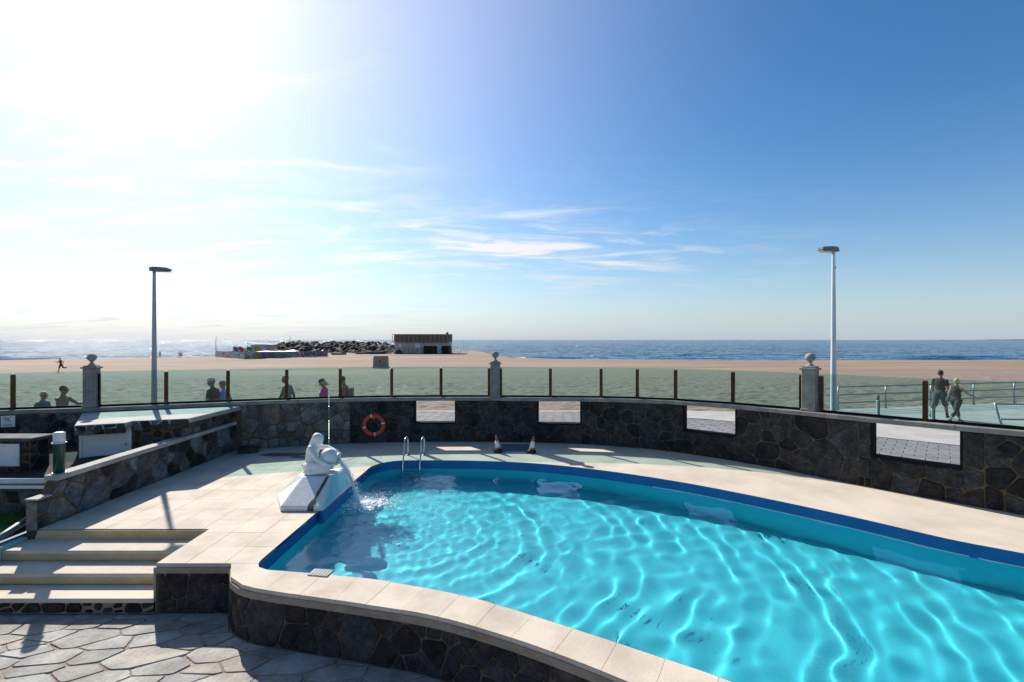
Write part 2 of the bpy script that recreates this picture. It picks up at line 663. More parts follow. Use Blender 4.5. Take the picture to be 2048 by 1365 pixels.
M['green_post'] = mk('dark_green_enamel', (.004, .045, .028), (.006, .06, .036), 6, .35)
M['orange'] = mk('orange_lifebuoy', (.52, .050, .016), (.60, .068, .022), 6, .55)
M['cone'] = mk('cone_red', (.55, .045, .025), (.62, .06, .03), 8, .5)
M['reflective'] = mk('reflective_white', (.70, .74, .78), rough=.4)
M['plate'] = mk('blue_grey_cover_plate', (.085, .11, .15), (.13, .16, .20), 9, .55, .3, 40)
M['sand_wet'] = None
M['soil'] = mk('dark_soil', (.012, .010, .009), (.035, .03, .026), 6, .95, .8, 18, dist=.05)
M['grass'] = mk('grass_blade', (.03, .11, .012), (.075, .20, .02), 9, .6)
M['lawn'] = mk('lawn_soil', (.02, .06, .01), (.04, .09, .015), 6, .9)
M['teal'] = mk('teal_painted_curb', (.20, .40, .40), (.30, .50, .48), 5, .7, .2, 40)
M['pipe'] = mk('grey_green_pipe', (.07, .11, .12), (.12, .16, .17), 5, .45)
M['pavement'] = mk('pale_promenade_concrete', (.33, .31, .285), (.43, .41, .38), 1.2, .9, .3, 40, fine=(30, .10), detail=7)
M['paver'] = mk('grey_paver', (.15, .15, .148), (.22, .22, .214), 6, .85, .3, 50, rnd=.12, fine=(60, .1))
M['paver_joint'] = mk('paver_joint', (.13, .125, .115), (.19, .18, .165), 8, .95)
M['yellow'] = mk('yellowed_pole', (.28, .23, .13), (.36, .31, .20), 12, .4)
M['cyan'] = mk('blue_plastic', (.01, .28, .55), rough=.4)
M['wood'] = mk('weathered_wood', (.13, .085, .06), (.21, .145, .105), 5, .8, rnd=.15)
M['render'] = mk('grey_white_render', (.40, .38, .35), (.50, .47, .43), .4, .9)
M['basalt_wall'] = mk('dark_rubble_wall', (.012, .012, .013), (.07, .06, .055), 1.6, .9, .8, 2.0, dist=.3)
M['rock'] = mk('breakwater_rock', (.022, .020, .019), (.085, .074, .066), .7, .85, .6, 2.0, dist=.2)
M['shrub'] = mk('dark_shrub_leaf', (.02, .035, .012), (.05, .065, .025), 2, .8)
M['box'] = mk('beige_plastic_box', (.22, .20, .155), (.28, .25, .20), 1.5, .7)
M['boxlight'] = mk('pale_slab', (.42, .40, .36), rough=.8)
M['glass_lamp'] = mk('frosted_lamp_globe', (.62, .62, .66), (.72, .72, .76), 30, .25, .3, 30)
M['signred'] = mk('sign_red', (.55, .06, .04), rough=.6)
M['signgrey'] = mk('sign_grey', (.18, .18, .20), rough=.6)
M['hill'] = mk('far_headland_land', (.22, .21, .22), (.40, .38, .37), .004, .9)


def cloth(name, c, v=.18):
    return mk(name, tuple(x * (1 - v) for x in c), tuple(min(1, x * (1 + v)) for x in c), 9, .85, .2, 60)


# glass of the fence: green tint, clear straight view, sky reflection at a slant
def glass_mat(name, tint, ior=1.5):
    m = bpy.data.materials.new(name)
    m.use_nodes = True
    n, l = m.node_tree.nodes, m.node_tree.links
    n.remove(n['Principled BSDF'])
    out = n['Material Output']
    tr = n.new('ShaderNodeBsdfTransparent'); tr.inputs[0].default_value = (*tint, 1)
    gl = n.new('ShaderNodeBsdfGlossy'); gl.inputs['Roughness'].default_value = .01
    gl.inputs[0].default_value = (1, 1, 1, 1)
    lw = n.new('ShaderNodeLayerWeight'); lw.inputs[0].default_value = .5
    pw = n.new('ShaderNodeMath'); pw.operation = 'POWER'; pw.inputs[1].default_value = 5
    l.new(lw.outputs['Facing'], pw.inputs[0])
    fr = n.new('ShaderNodeMath'); fr.operation = 'MULTIPLY_ADD'; fr.inputs[1].default_value = .96; fr.inputs[2].default_value = .024
    l.new(pw.outputs[0], fr.inputs[0])
    df = n.new('ShaderNodeBsdfDiffuse'); df.inputs[0].default_value = (.55, .68, .66, 1)
    mx0 = n.new('ShaderNodeMixShader')          # uneven salt film and dust
    tn = n.new('ShaderNodeTexNoise'); tn.inputs['Scale'].default_value = 1.7; tn.inputs['Detail'].default_value = 7
    gp_ = n.new('ShaderNodeNewGeometry'); l.new(gp_.outputs['Position'], tn.inputs['Vector'])
    mr_ = n.new('ShaderNodeMapRange'); mr_.inputs[1].default_value = .4; mr_.inputs[2].default_value = .75; mr_.inputs[3].default_value = .006; mr_.inputs[4].default_value = .022
    l.new(tn.outputs['Fac'], mr_.inputs[0]); l.new(mr_.outputs[0], mx0.inputs[0])
    l.new(tr.outputs[0], mx0.inputs[1]); l.new(df.outputs[0], mx0.inputs[2])
    mx = n.new('ShaderNodeMixShader')
    l.new(fr.outputs[0], mx.inputs[0]); l.new(mx0.outputs[0], mx.inputs[1]); l.new(gl.outputs[0], mx.inputs[2])
    l.new(mx.outputs[0], out.inputs[0])
    return m


M['glass'] = glass_mat('green_tinted_glass', (.74, .885, .868))


def water_mat():
    m = bpy.data.materials.new('pool_water')
    n, l, b = nodes_of(m)
    b.inputs['Base Color'].default_value = (.80, .985, 1, 1)
    b.inputs['Roughness'].default_value = 0
    b.inputs['IOR'].default_value = 1.33
    b.inputs['Transmission Weight'].default_value = 1
    b.inputs['Specular IOR Level'].default_value = .36
    # fine capillary ripples, strongest near the falling jet
    geo = n.new('ShaderNodeNewGeometry')
    at = n.new('ShaderNodeAttribute'); at.attribute_name = 'ruffle'
    t = n.new('ShaderNodeTexNoise'); t.inputs['Scale'].default_value = 7; t.inputs['Detail'].default_value = 3; t.inputs['Distortion'].default_value = .6
    l.new(geo.outputs['Position'], t.inputs['Vector'])
    mu = n.new('ShaderNodeMath'); mu.operation = 'MULTIPLY'
    l.new(t.outputs['Fac'], mu.inputs[0]); l.new(at.outputs['Fac'], mu.inputs[1])
    bp = n.new('ShaderNodeBump'); bp.inputs['Strength'].default_value = 1; bp.inputs['Distance'].default_value = .022
    l.new(mu.outputs[0], bp.inputs['Height']); l.new(bp.outputs[0], b.inputs['Normal'])
    return m


M['water'] = water_mat()


def spray_mat(name, tr=.5, c=(.80, .86, .90)):
    m = bpy.data.materials.new(name)
    n, l, b = nodes_of(m)
    b.inputs['Base Color'].default_value = (*c, 1)
    b.inputs['Roughness'].default_value = .12
    b.inputs['IOR'].default_value = 1.33
    b.inputs['Transmission Weight'].default_value = tr
    return m


M['spray'] = spray_mat('aerated_water', .15, (.85, .90, .93))
M['foam'] = spray_mat('white_foam', 0, (.88, .91, .93))


def sea_mat():
    m = bpy.data.materials.new('sea_water')
    n, l, b = nodes_of(m)
    b.inputs['IOR'].default_value = 1.33
    b.inputs['Specular IOR Level'].default_value = .16
    geo = n.new('ShaderNodeNewGeometry')
    nb = n.new('ShaderNodeTexNoise')            # deeper and paler patches
    mp_ = n.new('ShaderNodeMapping'); mp_.inputs['Scale'].default_value = (.004, .010, 1)
    l.new(geo.outputs['Position'], mp_.inputs[0]); l.new(mp_.outputs[0], nb.inputs['Vector'])
    nb.inputs['Scale'].default_value = 1.0; nb.inputs['Detail'].default_value = 6
    rp = n.new('ShaderNodeValToRGB')
    rp.color_ramp.elements[0].position = .35; rp.color_ramp.elements[0].color = (.004, .085, .21, 1)
    rp.color_ramp.elements[1].position = .68; rp.color_ramp.elements[1].color = (.010, .15, .33, 1)
    l.new(nb.outputs['Fac'], rp.inputs[0])
    at = n.new('ShaderNodeAttribute'); at.attribute_name = 'foam'
    fn = n.new('ShaderNodeTexNoise')
    mp2 = n.new('ShaderNodeMapping'); mp2.inputs['Scale'].default_value = (.10, .55, 1)
    l.new(geo.outputs['Position'], mp2.inputs[0]); l.new(mp2.outputs[0], fn.inputs['Vector'])
    fn.inputs['Scale'].default_value = 1.0; fn.inputs['Detail'].default_value = 8; fn.inputs['Roughness'].default_value = .7
    ad = n.new('ShaderNodeMath'); ad.operation = 'ADD'
    l.new(at.outputs['Fac'], ad.inputs[0]); l.new(fn.outputs['Fac'], ad.inputs[1])
    fm = n.new('ShaderNodeMapRange'); fm.interpolation_type = 'SMOOTHSTEP'
    fm.inputs[1].default_value = 1.0; fm.inputs[2].default_value = 1.16
    l.new(ad.outputs[0], fm.inputs[0])
    mx = n.new('ShaderNodeMix'); mx.data_type = 'RGBA'
    l.new(fm.outputs[0], mx.inputs[0]); l.new(rp.outputs[0], mx.inputs[6]); mx.inputs[7].default_value = (.82, .86, .88, 1)
    l.new(mx.outputs[2], b.inputs['Base Color'])
    rr = n.new('ShaderNodeMapRange'); rr.inputs[3].default_value = .10; rr.inputs[4].default_value = .8
    l.new(fm.outputs[0], rr.inputs[0]); l.new(rr.outputs[0], b.inputs['Roughness'])
    # wind chop and swell
    prev = None
    for sc_, st, ds in (((.9, 1.6, 1), 1.0, .9), ((.16, .42, 1), 1.0, 4.0), ((.03, .09, 1), 1.0, 12.0)):
        t = n.new('ShaderNodeTexNoise'); t.inputs['Scale'].default_value = 1; t.inputs['Detail'].default_value = 4
        m3 = n.new('ShaderNodeMapping'); m3.inputs['Scale'].default_value = sc_; m3.inputs['Rotation'].default_value = (0, 0, .15)
        l.new(geo.outputs['Position'], m3.inputs[0]); l.new(m3.outputs[0], t.inputs['Vector'])
        bp = n.new('ShaderNodeBump'); bp.inputs['Strength'].default_value = st; bp.inputs['Distance'].default_value = ds
        l.new(t.outputs['Fac'], bp.inputs['Height'])
        if prev: l.new(prev, bp.inputs['Normal'])
        prev = bp.outputs[0]
    l.new(prev, b.inputs['Normal'])
    return m


M['sea'] = sea_mat()


def sand_mat():
    m = mk('beach_sand', (.20, .134, .088), (.315, .22, .152), .05, .95, .9, 2.2, fine=(1.2, .12), dist=.10, stretch=(.35, 2.4, 1), detail=8)
    n, l, b = m.node_tree.nodes, m.node_tree.links, m.node_tree.nodes['Principled BSDF']
    src = b.inputs['Base Color'].links[0].from_socket
    at = n.new('ShaderNodeAttribute'); at.attribute_name = 'grey'      # darker volcanic sand by the promenade
    at2 = n.new('ShaderNodeAttribute'); at2.attribute_name = 'wet'
    mx = n.new('ShaderNodeMix'); mx.data_type = 'RGBA'
    mm = n.new('ShaderNodeMath'); mm.operation = 'MULTIPLY'; mm.inputs[1].default_value = .75
    l.new(at.outputs['Fac'], mm.inputs[0]); l.new(mm.outputs[0], mx.inputs[0])
    l.new(src, mx.inputs[6]); mx.inputs[7].default_value = (.20, .17, .135, 1)
    mx2 = n.new('ShaderNodeMix'); mx2.data_type = 'RGBA'
    l.new(at2.outputs['Fac'], mx2.inputs[0]); l.new(mx.outputs[2], mx2.inputs[6]); mx2.inputs[7].default_value = (.10, .075, .055, 1)
    l.new(mx2.outputs[2], b.inputs['Base Color'])
    return m


M['sand'] = sand_mat()

# ================================================================== SETTING
def np_noise(x, y, seed=0):
    """smooth value noise on arrays, -1..1"""
    xi, yi = np.floor(x).astype(np.int64), np.floor(y).astype(np.int64)
    xf, yf = x - xi, y - yi
    def h(a, b):
        k = (a * 374761393 + b * 668265263 + seed * 982451653) & 0xFFFFFFFF
        k = ((k ^ (k >> 13)) * 1274126177) & 0xFFFFFFFF
        return ((k ^ (k >> 16)) & 0xFFFF) / 32767.5 - 1
    u, v = xf * xf * (3 - 2 * xf), yf * yf * (3 - 2 * yf)
    return (h(xi, yi) * (1 - u) + h(xi + 1, yi) * u) * (1 - v) + (h(xi, yi + 1) * (1 - u) + h(xi + 1, yi + 1) * u) * v


def grid_obj(name, X, Y, Z, mat, keep=None, attrs=None, smooth=True):
    ny, nx = X.shape
    v = np.stack([X, Y, Z], -1).reshape(-1, 3)
    idx = np.arange(nx * ny).reshape(ny, nx)
    f = np.stack([idx[:-1, :-1], idx[:-1, 1:], idx[1:, 1:], idx[1:, :-1]], -1).reshape(-1, 4)
    if keep is not None:
        f = f[keep.reshape(-1)]
    me = bpy.data.meshes.new(name)
    me.from_pydata(v.tolist(), [], f.tolist())
    me.polygons.foreach_set('use_smooth', [smooth] * len(f))
    for k, a in (attrs or {}).items():
        at = me.attributes.new(k, 'FLOAT', 'POINT')
        at.data.foreach_set('value', a.reshape(-1).astype(np.float32))
    me.materials.append(mat)
    me.update()
    o = bpy.data.objects.new(name, me)
    col.objects.link(o)
    return o


PROM = 0.10            # promenade level
SEA = -2.5
SHX = [-4000, -300, -120, -86, -76, -20, -12, -4, 8, 22, 46, 128, 400, 4000]
SHY = [60, 104, 113, 140, 235, 235, 205, 150, 128, 122.5, 118.5, 121.5, 128, 160]


def shore(x):
    return np.interp(x, SHX, SHY)


def sand_z(x, y):
    p = np.interp(y, [14, 19.5, 26, 58, 130, 240], [.04, .04, -.18, -.95, -1.62, -1.95])
    return np.minimum(p, SEA + (shore(x) - y) * .07)


# --- beach: a fine trampled strip by the promenade and a coarser sheet beyond, one ground each
def beach_grid(xs, ys, amp):
    X, Y = np.meshgrid(xs, ys)
    Z = sand_z(X, Y)
    rough_ = np_noise(X * 1.5, Y * 2.2, 1) + .7 * np_noise(X * 3.3, Y * 4.5, 2) + .35 * np_noise(X * 7.5, Y * 9, 3)
    fade = np.clip((62 - Y) / 25, 0, 1)
    big = np_noise(X * .13, Y * .3, 5) * .06 + np_noise(X * .012, Y * .33, 77) * .10 * np.clip((Y - 45) / 20, 0, 1)
    edge = np.clip((Y - 19.2) / 1.5, 0, 1) * np.clip((Y - (19.9 + (X - 13.4) * .24)) / 1.5, 0, 1)
    Z = Z + amp * (rough_ * .062 * fade + big) * edge
    grey = np.clip((66 - Y + 8 * np_noise(X * .05, Y * .05, 8)) / 16, 0, 1)
    wet = np.clip((Y - shore(X) + 5) / 6, 0, 1)
    return X, Y, Z, {'grey': grey, 'wet': wet}


xs = np.linspace(-52, 62, 950)
ys = 15.2 * (62 / 15.2) ** np.linspace(0, 1, 330)
X, Y, Z, at = beach_grid(xs, ys, 1.0)
# keep the sheet below the promenade paving where that lies over it
inside = (Y < 19.4) | ((X > 5) & (Y < 19.2 + np.maximum(0, X - 13.4) * .23 + .5 * (X > 9)))
Z = np.where(inside, np.minimum(Z, -.05), Z)
tag(grid_obj('beach', X, Y, Z, M['sand'], attrs=at), kind='structure')
xs = np.concatenate([np.linspace(-2500, -160, 40), np.linspace(-150, 190, 260), np.linspace(200, 2500, 40)])
ys = np.linspace(61.6, 250, 150)
X, Y, Z, at = beach_grid(xs, ys, 1.0)
tag(grid_obj('beach', X, Y, Z - .002, M['sand'], attrs=at), kind='structure')
for x0, x1 in ((-900, -52), (62, 900)):
    X, Y, Z, at = beach_grid(np.linspace(x0, x1, 30), np.linspace(15.2, 62, 20), 0)
    tag(grid_obj('beach', X, Y, Z - .004, M['sand'], attrs=at), kind='structure')

# --- sea: swell as real relief near the shore, flat sheet out to the horizon
xs = np.linspace(-330, 420, 420)
ys = 98 * (640 / 98) ** np.linspace(0, 1, 300)
X, Y = np.meshgrid(xs, ys)
dsh = Y - shore(X)
ph = Y * .42 + .9 * np_noise(X * .02, Y * .01, 21) * 3
sw = np.maximum(0, np.sin(ph + 1.5 * np_noise(X * .015, Y * .03, 22))) ** 3
patchy = np.clip(np_noise(X * .022, Y * .035, 23) * 1.6, 0, 1)
near = np.clip(1 - np.abs(dsh - 22) / 40, 0, 1)
Zs = SEA + sw * patchy * near * .75 + .10 * np_noise(X * .25, Y * .5, 24) + .05 * np_noise(X * .8, Y * 1.3, 25)
Zs = np.where(Y > 560, SEA + (Zs - SEA) * np.clip((640 - Y) / 80, 0, 1), Zs)
foam = .62 * np.exp(-((dsh - 2) / 3.2) ** 2) + .52 * sw * patchy * near + .40 * np.exp(-((dsh - 9) / 3) ** 2) * np.clip(.5 + np_noise(X * .03, Y * .05, 26), 0, 1)
tag(grid_obj('sea', X, Y, Zs, M['sea'], attrs={'foam': foam}), kind='structure')
b = MB()
for q in (((-60000, 639.5), (60000, 639.5), (60000, 60000), (-60000, 60000)),
          ((-60000, 40), (-329.5, 40), (-329.5, 639.5), (-60000, 639.5)),
          ((419.5, 40), (60000, 40), (60000, 639.5), (419.5, 639.5))):
    b.poly([(x, y, SEA) for x, y in q])
tag(b.build('sea', M['sea']), kind='structure')

# --- far headland on the right horizon
b = MB()
hx = np.linspace(8800, 14000, 40)
prev = None
for i, x in enumerate(hx):
    hgt = 3 + 26 * min(1, i / 9) * (.75 + .5 * abs(mnoise.noise(Vector((i * .45, 3.3, 0)))))
    cur = ((x, 9300, SEA - 1), (x, 9300, SEA + hgt * .55), (x, 9800, SEA + hgt), (x, 10500, SEA - 1))
    if prev:
        for k in range(3):
            b.poly((prev[k], cur[k], cur[k + 1], prev[k + 1]))
    prev = cur
tag(b.build('headland', M['hill']), kind='structure')

# ------------------------------------------------------------------ promenade
wall_pts = [(-17.5, 9.7), (-12.2, 11.55), (-10.66, 11.98), (-7.4, 13.2), (-4.6, 14.0), (-1.8, 14.22), (.67, 14.1), (2.2, 13.85),
            (3.78, 13.25), (4.62, 12.72), (5.6, 11.85), (6.47, 10.87), (7.43, 9.67), (8.75, 8.26), (10.2, 6.9), (12, 5.5)]
WP = Path(catmull([(x, y, 0) for x, y in wall_pts], .2))        # inner face of the boundary wall, left to right
WT = .26                                                        # its thickness, outwards (offset to the left of travel)

kerb = [(-40, 17.2), (-14, 19.0), (-6, 19.5), (5.0, 19.5), (6.4, 18.0), (7.9, 17.1), (10.8, 14.5), (12.3, 13.2), (15, 10.8), (19, 7.0), (24, 2)]
prom = thing('promenade', (0, 16, PROM), kind='structure')
b = MB()
wall_out = [WP.at(WP.len * i / 60, .05) for i in range(61)]
outl = [(p.x, p.y) for p in wall_out]
# bedding under the pavers: strip between the wall and the kerb line
KP = Path([(x, y) for x, y in kerb])
nn = 80
for i in range(nn):
    a0, a1 = WP.at(WP.len * i / nn, .1), WP.at(WP.len * (i + 1) / nn, .1)
    k0, k1 = KP.at(KP.len * i / nn), KP.at(KP.len * (i + 1) / nn)
    b.poly([(a0.x, a0.y, PROM - .012), (a1.x, a1.y, PROM - .012), (k1.x, k1.y, PROM - .012), (k0.x, k0.y, PROM - .012)])
b.build('paver_bedding', M['paver_joint'], prom, (0, 16, PROM))
# pale concrete walk on the right
walk = [(5.0, 19.5), (6.4, 18.0), (7.9, 17.1), (10.8, 14.5), (12.3, 13.2), (15, 10.8), (19, 7.0), (24, 2), (60, 2), (60, 30.8),
        (45, 27.2), (23.1, 22.2), (13.4, 20.0), (8.8, 19.45), (6.9, 19.75), (5.0, 19.75)]
MB().prism(walk, PROM - .35, PROM + .012).build('concrete_walk', M['pavement'], prom, (0, 16, PROM))
MB().prism([(5.0, 19.46), (5.0, 19.75), (-6, 19.76), (-14, 19.26), (-40, 17.46), (-40, 17.2), (-14, 19.0), (-6, 19.5)], PROM - .3, PROM + .006).build('edge_kerb', M['pavement'], prom, (0, 16, PROM))
# pavers in courses square to the kerb; the ones seen through the wall openings one by one
t_ = Vector((10.8 - 7.9, 14.5 - 17.1)).normalized()
n_ = Vector((-t_.y, t_.x))


def in_poly(p, poly):
    c = False
    for i in range(len(poly)):
        a, q = poly[i - 1], poly[i]
        if (a[1] > p[1]) != (q[1] > p[1]) and p[0] < (q[0] - a[0]) * (p[1] - a[1]) / (q[1] - a[1]) + a[0]:
            c = not c
    return c


pav_zone = [(p.x, p.y) for p in (WP.at(WP.len * i / 60, .36) for i in range(61))] + [(x, y) for x, y in reversed(kerb)]
cells = []
PW, PL = .30, .45
org = Vector((7.9, 17.1))
for i in range(-75, 40):
    for j in range(-40, 14):
        cc = org + t_ * ((i + .5) * PL + (.5 * PL if j % 2 else 0)) + n_ * ((j + .5) * PW)
        if cc.y < 8.5 or cc.x < -9 or not in_poly(cc, pav_zone): continue
        # is it in one of the four sight lines through the wall?
        px = 1024 + F * cc.x / cc.y
        seen = any(a - 12 < px < c + 12 for a, c in ((827, 913), (1075, 1163), (1365, 1474), (1740, 1926)))
        cells.append((0 if seen else 1, cc.length, cc))
cells.sort(key=lambda c: (c[0], c[1]))
rot = math.atan2(t_.y, t_.x)
pm = MB().box((0, 0, 0), (PL - .012, PW - .012, .05), 0, .006)
pv = None
rest = MB()
for k, (s_, d_, cc) in enumerate(cells):
    if k < 290 and s_ == 0:
        if pv is None:
            pv = pm.build('paver', M['paver'], prom)
            o = pv
        else:
            o = pv.copy(); col.objects.link(o)
        o.location = (cc.x, cc.y - 16, -.025 + rng.uniform(-.002, .002))
        o.rotation_euler = (rng.uniform(-.004, .004), rng.uniform(-.004, .004), rot)
    else:
        rest.box((cc.x, cc.y, PROM - .025 + rng.uniform(-.002, .002)), (PL - .012, PW - .012, .05), rot)
tag(rest.build('paving', M['paver'], prom, (0, 16, PROM)), kind='stuff')

# ------------------------------------------------------------------ pool basin
def arc(c, r, a0, a1, n=7):
    return [(c[0] + r * math.cos(rad(a0 + (a1 - a0) * i / n)), c[1] + r * math.sin(rad(a0 + (a1 - a0) * i / n))) for i in range(n + 1)]


near_edge = [(p.x, p.y) for p in catmull([(-3.0, 6.28, 0), (-2.3, 6.17, 0), (-1.65, 6.04, 0), (-.74, 5.74, 0), (-.14, 5.47, 0), (.4, 5.16, 0), (.89, 4.88, 0),
                                         (1.32, 4.62, 0), (1.95, 4.235, 0), (3.0, 3.5, 0), (4.2, 2.75, 0), (5.6, 2.3, 0), (7.2, 2.2, 0), (8.6, 2.6, 0)], .2)]
far_edge = [(p.x, p.y) for p in catmull([(8.6, 2.6, 0), (9.4, 3.6, 0), (9.2, 4.8, 0), (8.4, 5.75, 0), (7.19, 6.79, 0), (6.59, 7.27, 0), (5.76, 8.2, 0), (4.61, 9.32, 0),
                                        (3.47, 10.26, 0), (2.03, 11.14, 0), (.56, 11.74, 0), (-1.0, 12.0, 0), (-2.55, 12.04, 0)], .2)]
corner_fl = arc((-2.60, 11.30), .74, 90, 180)
corner_nl = arc((-3.10, 6.60), .32, 180, 268)
POOL = dedupe(near_edge + far_edge[1:] + corner_fl[1:] + [(-3.36, 10.2), (-3.38, 9.2), (-3.40, 8.2), (-3.41, 7.4)] + corner_nl[:-1])
WATER = -.20


def floor_z(x):
    return -1.27 + .30 * min(1, max(0, (3.0 - x) / 6))


pool = thing('swimming_pool', (2.5, 7.5, WATER), 'free form turquoise swimming pool with dark blue waterline band', 'pool')
OFF = (2.5, 7.5, WATER)
wl, bn, wh = MB(), MB(), MB()
n = len(POOL)
for i in range(n):
    a, c = POOL[i], POOL[(i + 1) % n]
    bn.poly([(a[0], a[1], .001), (c[0], c[1], .001), (c[0], c[1], WATER - .02), (a[0], a[1], WATER - .02)][::-1])
    wl.poly([(a[0], a[1], WATER - .02), (c[0], c[1], WATER - .02), (c[0], c[1], floor_z(c[0])), (a[0], a[1], floor_z(a[0]))][::-1])
# floor: fan of strips from a centre line keeps it even
cen = (2.6, 7.4)
for i in range(n):
    a, c = POOL[i], POOL[(i + 1) % n]
    for k in range(4):
        t0, t1 = k / 4, (k + 1) / 4
        q = [(a[0] + (cen[0] - a[0]) * t0, a[1] + (cen[1] - a[1]) * t0), (c[0] + (cen[0] - c[0]) * t0, c[1] + (cen[1] - c[1]) * t0),
             (c[0] + (cen[0] - c[0]) * t1, c[1] + (cen[1] - c[1]) * t1), (a[0] + (cen[0] - a[0]) * t1, a[1] + (cen[1] - a[1]) * t1)]
        wl.poly(dedupe([(x, y, floor_z(x)) for x, y in q]))
basin = wl.build('basin', M['basin'], pool, OFF)
band = bn.build('waterline_band', M['band'], pool, OFF)
FE = Path(far_edge)
for i in range(30):
    u0 = .5 + (FE.len * .62) * i / 30
    a, c = FE.at(u0, .006), FE.at(u0 + FE.len * .62 / 30, .006)
    wh.poly([(a.x, a.y, WATER + .012), (c.x, c.y, WATER + .012), (c.x, c.y, WATER - .012), (a.x, a.y, WATER - .012)])
white_line = wh.build('white_waterline_strip', M['line'], pool, OFF)
for o in (basin, band, white_line):
    o.cycles.is_caustics_receiver = True

# water: rings spreading from the falling jet, cross ripples, and a small choppy patch under the fountain
SPL = (-2.75, 9.45)
xs = np.arange(-3.65, 9.75, .03)
ys = np.arange(1.95, 12.3, .03)
X, Y = np.meshgrid(xs, ys)
R = np.hypot(X - SPL[0], Y - SPL[1])
TH = np.arctan2(Y - SPL[1], X - SPL[0])
Zw = np.zeros_like(X)
nr = np.random.default_rng(5)
wob = .22 * np_noise(X * .9, Y * .9, 31) + .10 * np_noise(X * 2.3, Y * 2.3, 32)
for lam, amp in ((.62, .0009), (.50, .0012), (.41, .0013), (.34, .0009), (.27, .0005), (.80, .0006)):
    loc_ = .55 + .45 * np_noise(X * .6 + lam * 9, Y * .6, int(lam * 100))
    Zw += amp * np.sin(2 * math.pi * (R + wob * lam * 1.6) / lam + nr.uniform(0, 6.3)) * (1.15 / (1 + .10 * R)) * (.4 + loc_)
for i in range(26):
    lam = nr.uniform(.26, .72)
    a = nr.normal(rad(-20), .9)
    Zw += .00088 * lam * np.sin(2 * math.pi * (X * math.cos(a) + Y * math.sin(a) + .3 * wob) / lam + nr.uniform(0, 6.3))
chop = np.exp(-(R / 2.6) ** 2)
for i in range(14):
    lam = nr.uniform(.14, .30)
    a = nr.uniform(0, 2 * math.pi)
    Zw += chop * .0014 * lam * np.sin(2 * math.pi * (X * math.cos(a) + Y * math.sin(a)) / lam + nr.uniform(0, 6.3))
Zw += .004 * np.exp(-(R / .28) ** 2) * np_noise(X * 9, Y * 9, 41)
Zw *= 1 + .28 * np.clip((R - 2.2) / 2.5, 0, 1)
ruffle = .06 + .9 * np.exp(-(R / 2.3) ** 2)
PA = np.array(POOL)
cxm, cym = (X[:-1, :-1] + X[1:, 1:]) / 2, (Y[:-1, :-1] + Y[1:, 1:]) / 2


def np_in_poly(x, y, poly):
    c = np.zeros(x.shape, bool)
    for i in range(len(poly)):
        ax, ay = poly[i - 1]; bx2, by2 = poly[i]
        if abs(ay - by2) < 1e-12: continue
        cond = ((ay > y) != (by2 > y)) & (x < (bx2 - ax) * (y - ay) / (by2 - ay) + ax)
        c ^= cond
    return c


pool_out = inset(POOL if area2(POOL) > 0 else POOL[::-1], -.07)
keep = np_in_poly(cxm, cym, pool_out)
wat = grid_obj('water', X - OFF[0], Y - OFF[1], Zw + WATER - OFF[2], M['water'], keep=keep, attrs={'ruffle': ruffle})
wat.parent = pool
wat.cycles.is_caustics_caster = True

# ------------------------------------------------------------------ pool deck
deck = thing('deck', (0, 10, 0), kind='structure')
DO = (0, 10, 0)
outer_edge = [(-4.77, 6.49), (-3.77, 6.49)] + [(p.x, p.y) for p in catmull([(-3.56, 6.12, 0), (-3.40, 5.97, 0), (-3.2, 5.87, 0), (-2.85, 5.77, 0), (-2.21, 5.62, 0), (-1.53, 5.45, 0),
              (-.88, 5.27, 0), (-.26, 5.0, 0), (.37, 4.66, 0), (1.03, 4.235, 0), (2.2, 3.4, 0), (3.6, 2.3, 0), (5.2, 1.75, 0), (7.2, 1.6, 0)], .2)]
OE = Path(outer_edge)
# far side: brushed concrete between pool and wall
b = MB()
fe = [Vector(p) for p in far_edge] + [Vector(p) for p in corner_fl[1:5]]
FP = Path([(p.x, p.y) for p in fe][::-1])           # from the far left corner to the right
u_a, u_b = WP.u_px(770), WP.len
nn = 110
for i in range(nn):
    q = []
    for k in (i, i + 1):
        q.append((FP.at(FP.len * k / nn), WP.at(u_a + (u_b - u_a) * k / nn, .02)))
    for s0 in range(4):
        t0, t1 = s0 / 4, (s0 + 1) / 4
        pts = [q[0][0].lerp(q[0][1], t0), q[1][0].lerp(q[1][1], t0), q[1][0].lerp(q[1][1], t1), q[0][0].lerp(q[0][1], t1)]
        b.poly([(p.x, p.y, 0) for p in pts])
b.build('concrete_apron', M['deck'], deck, DO)
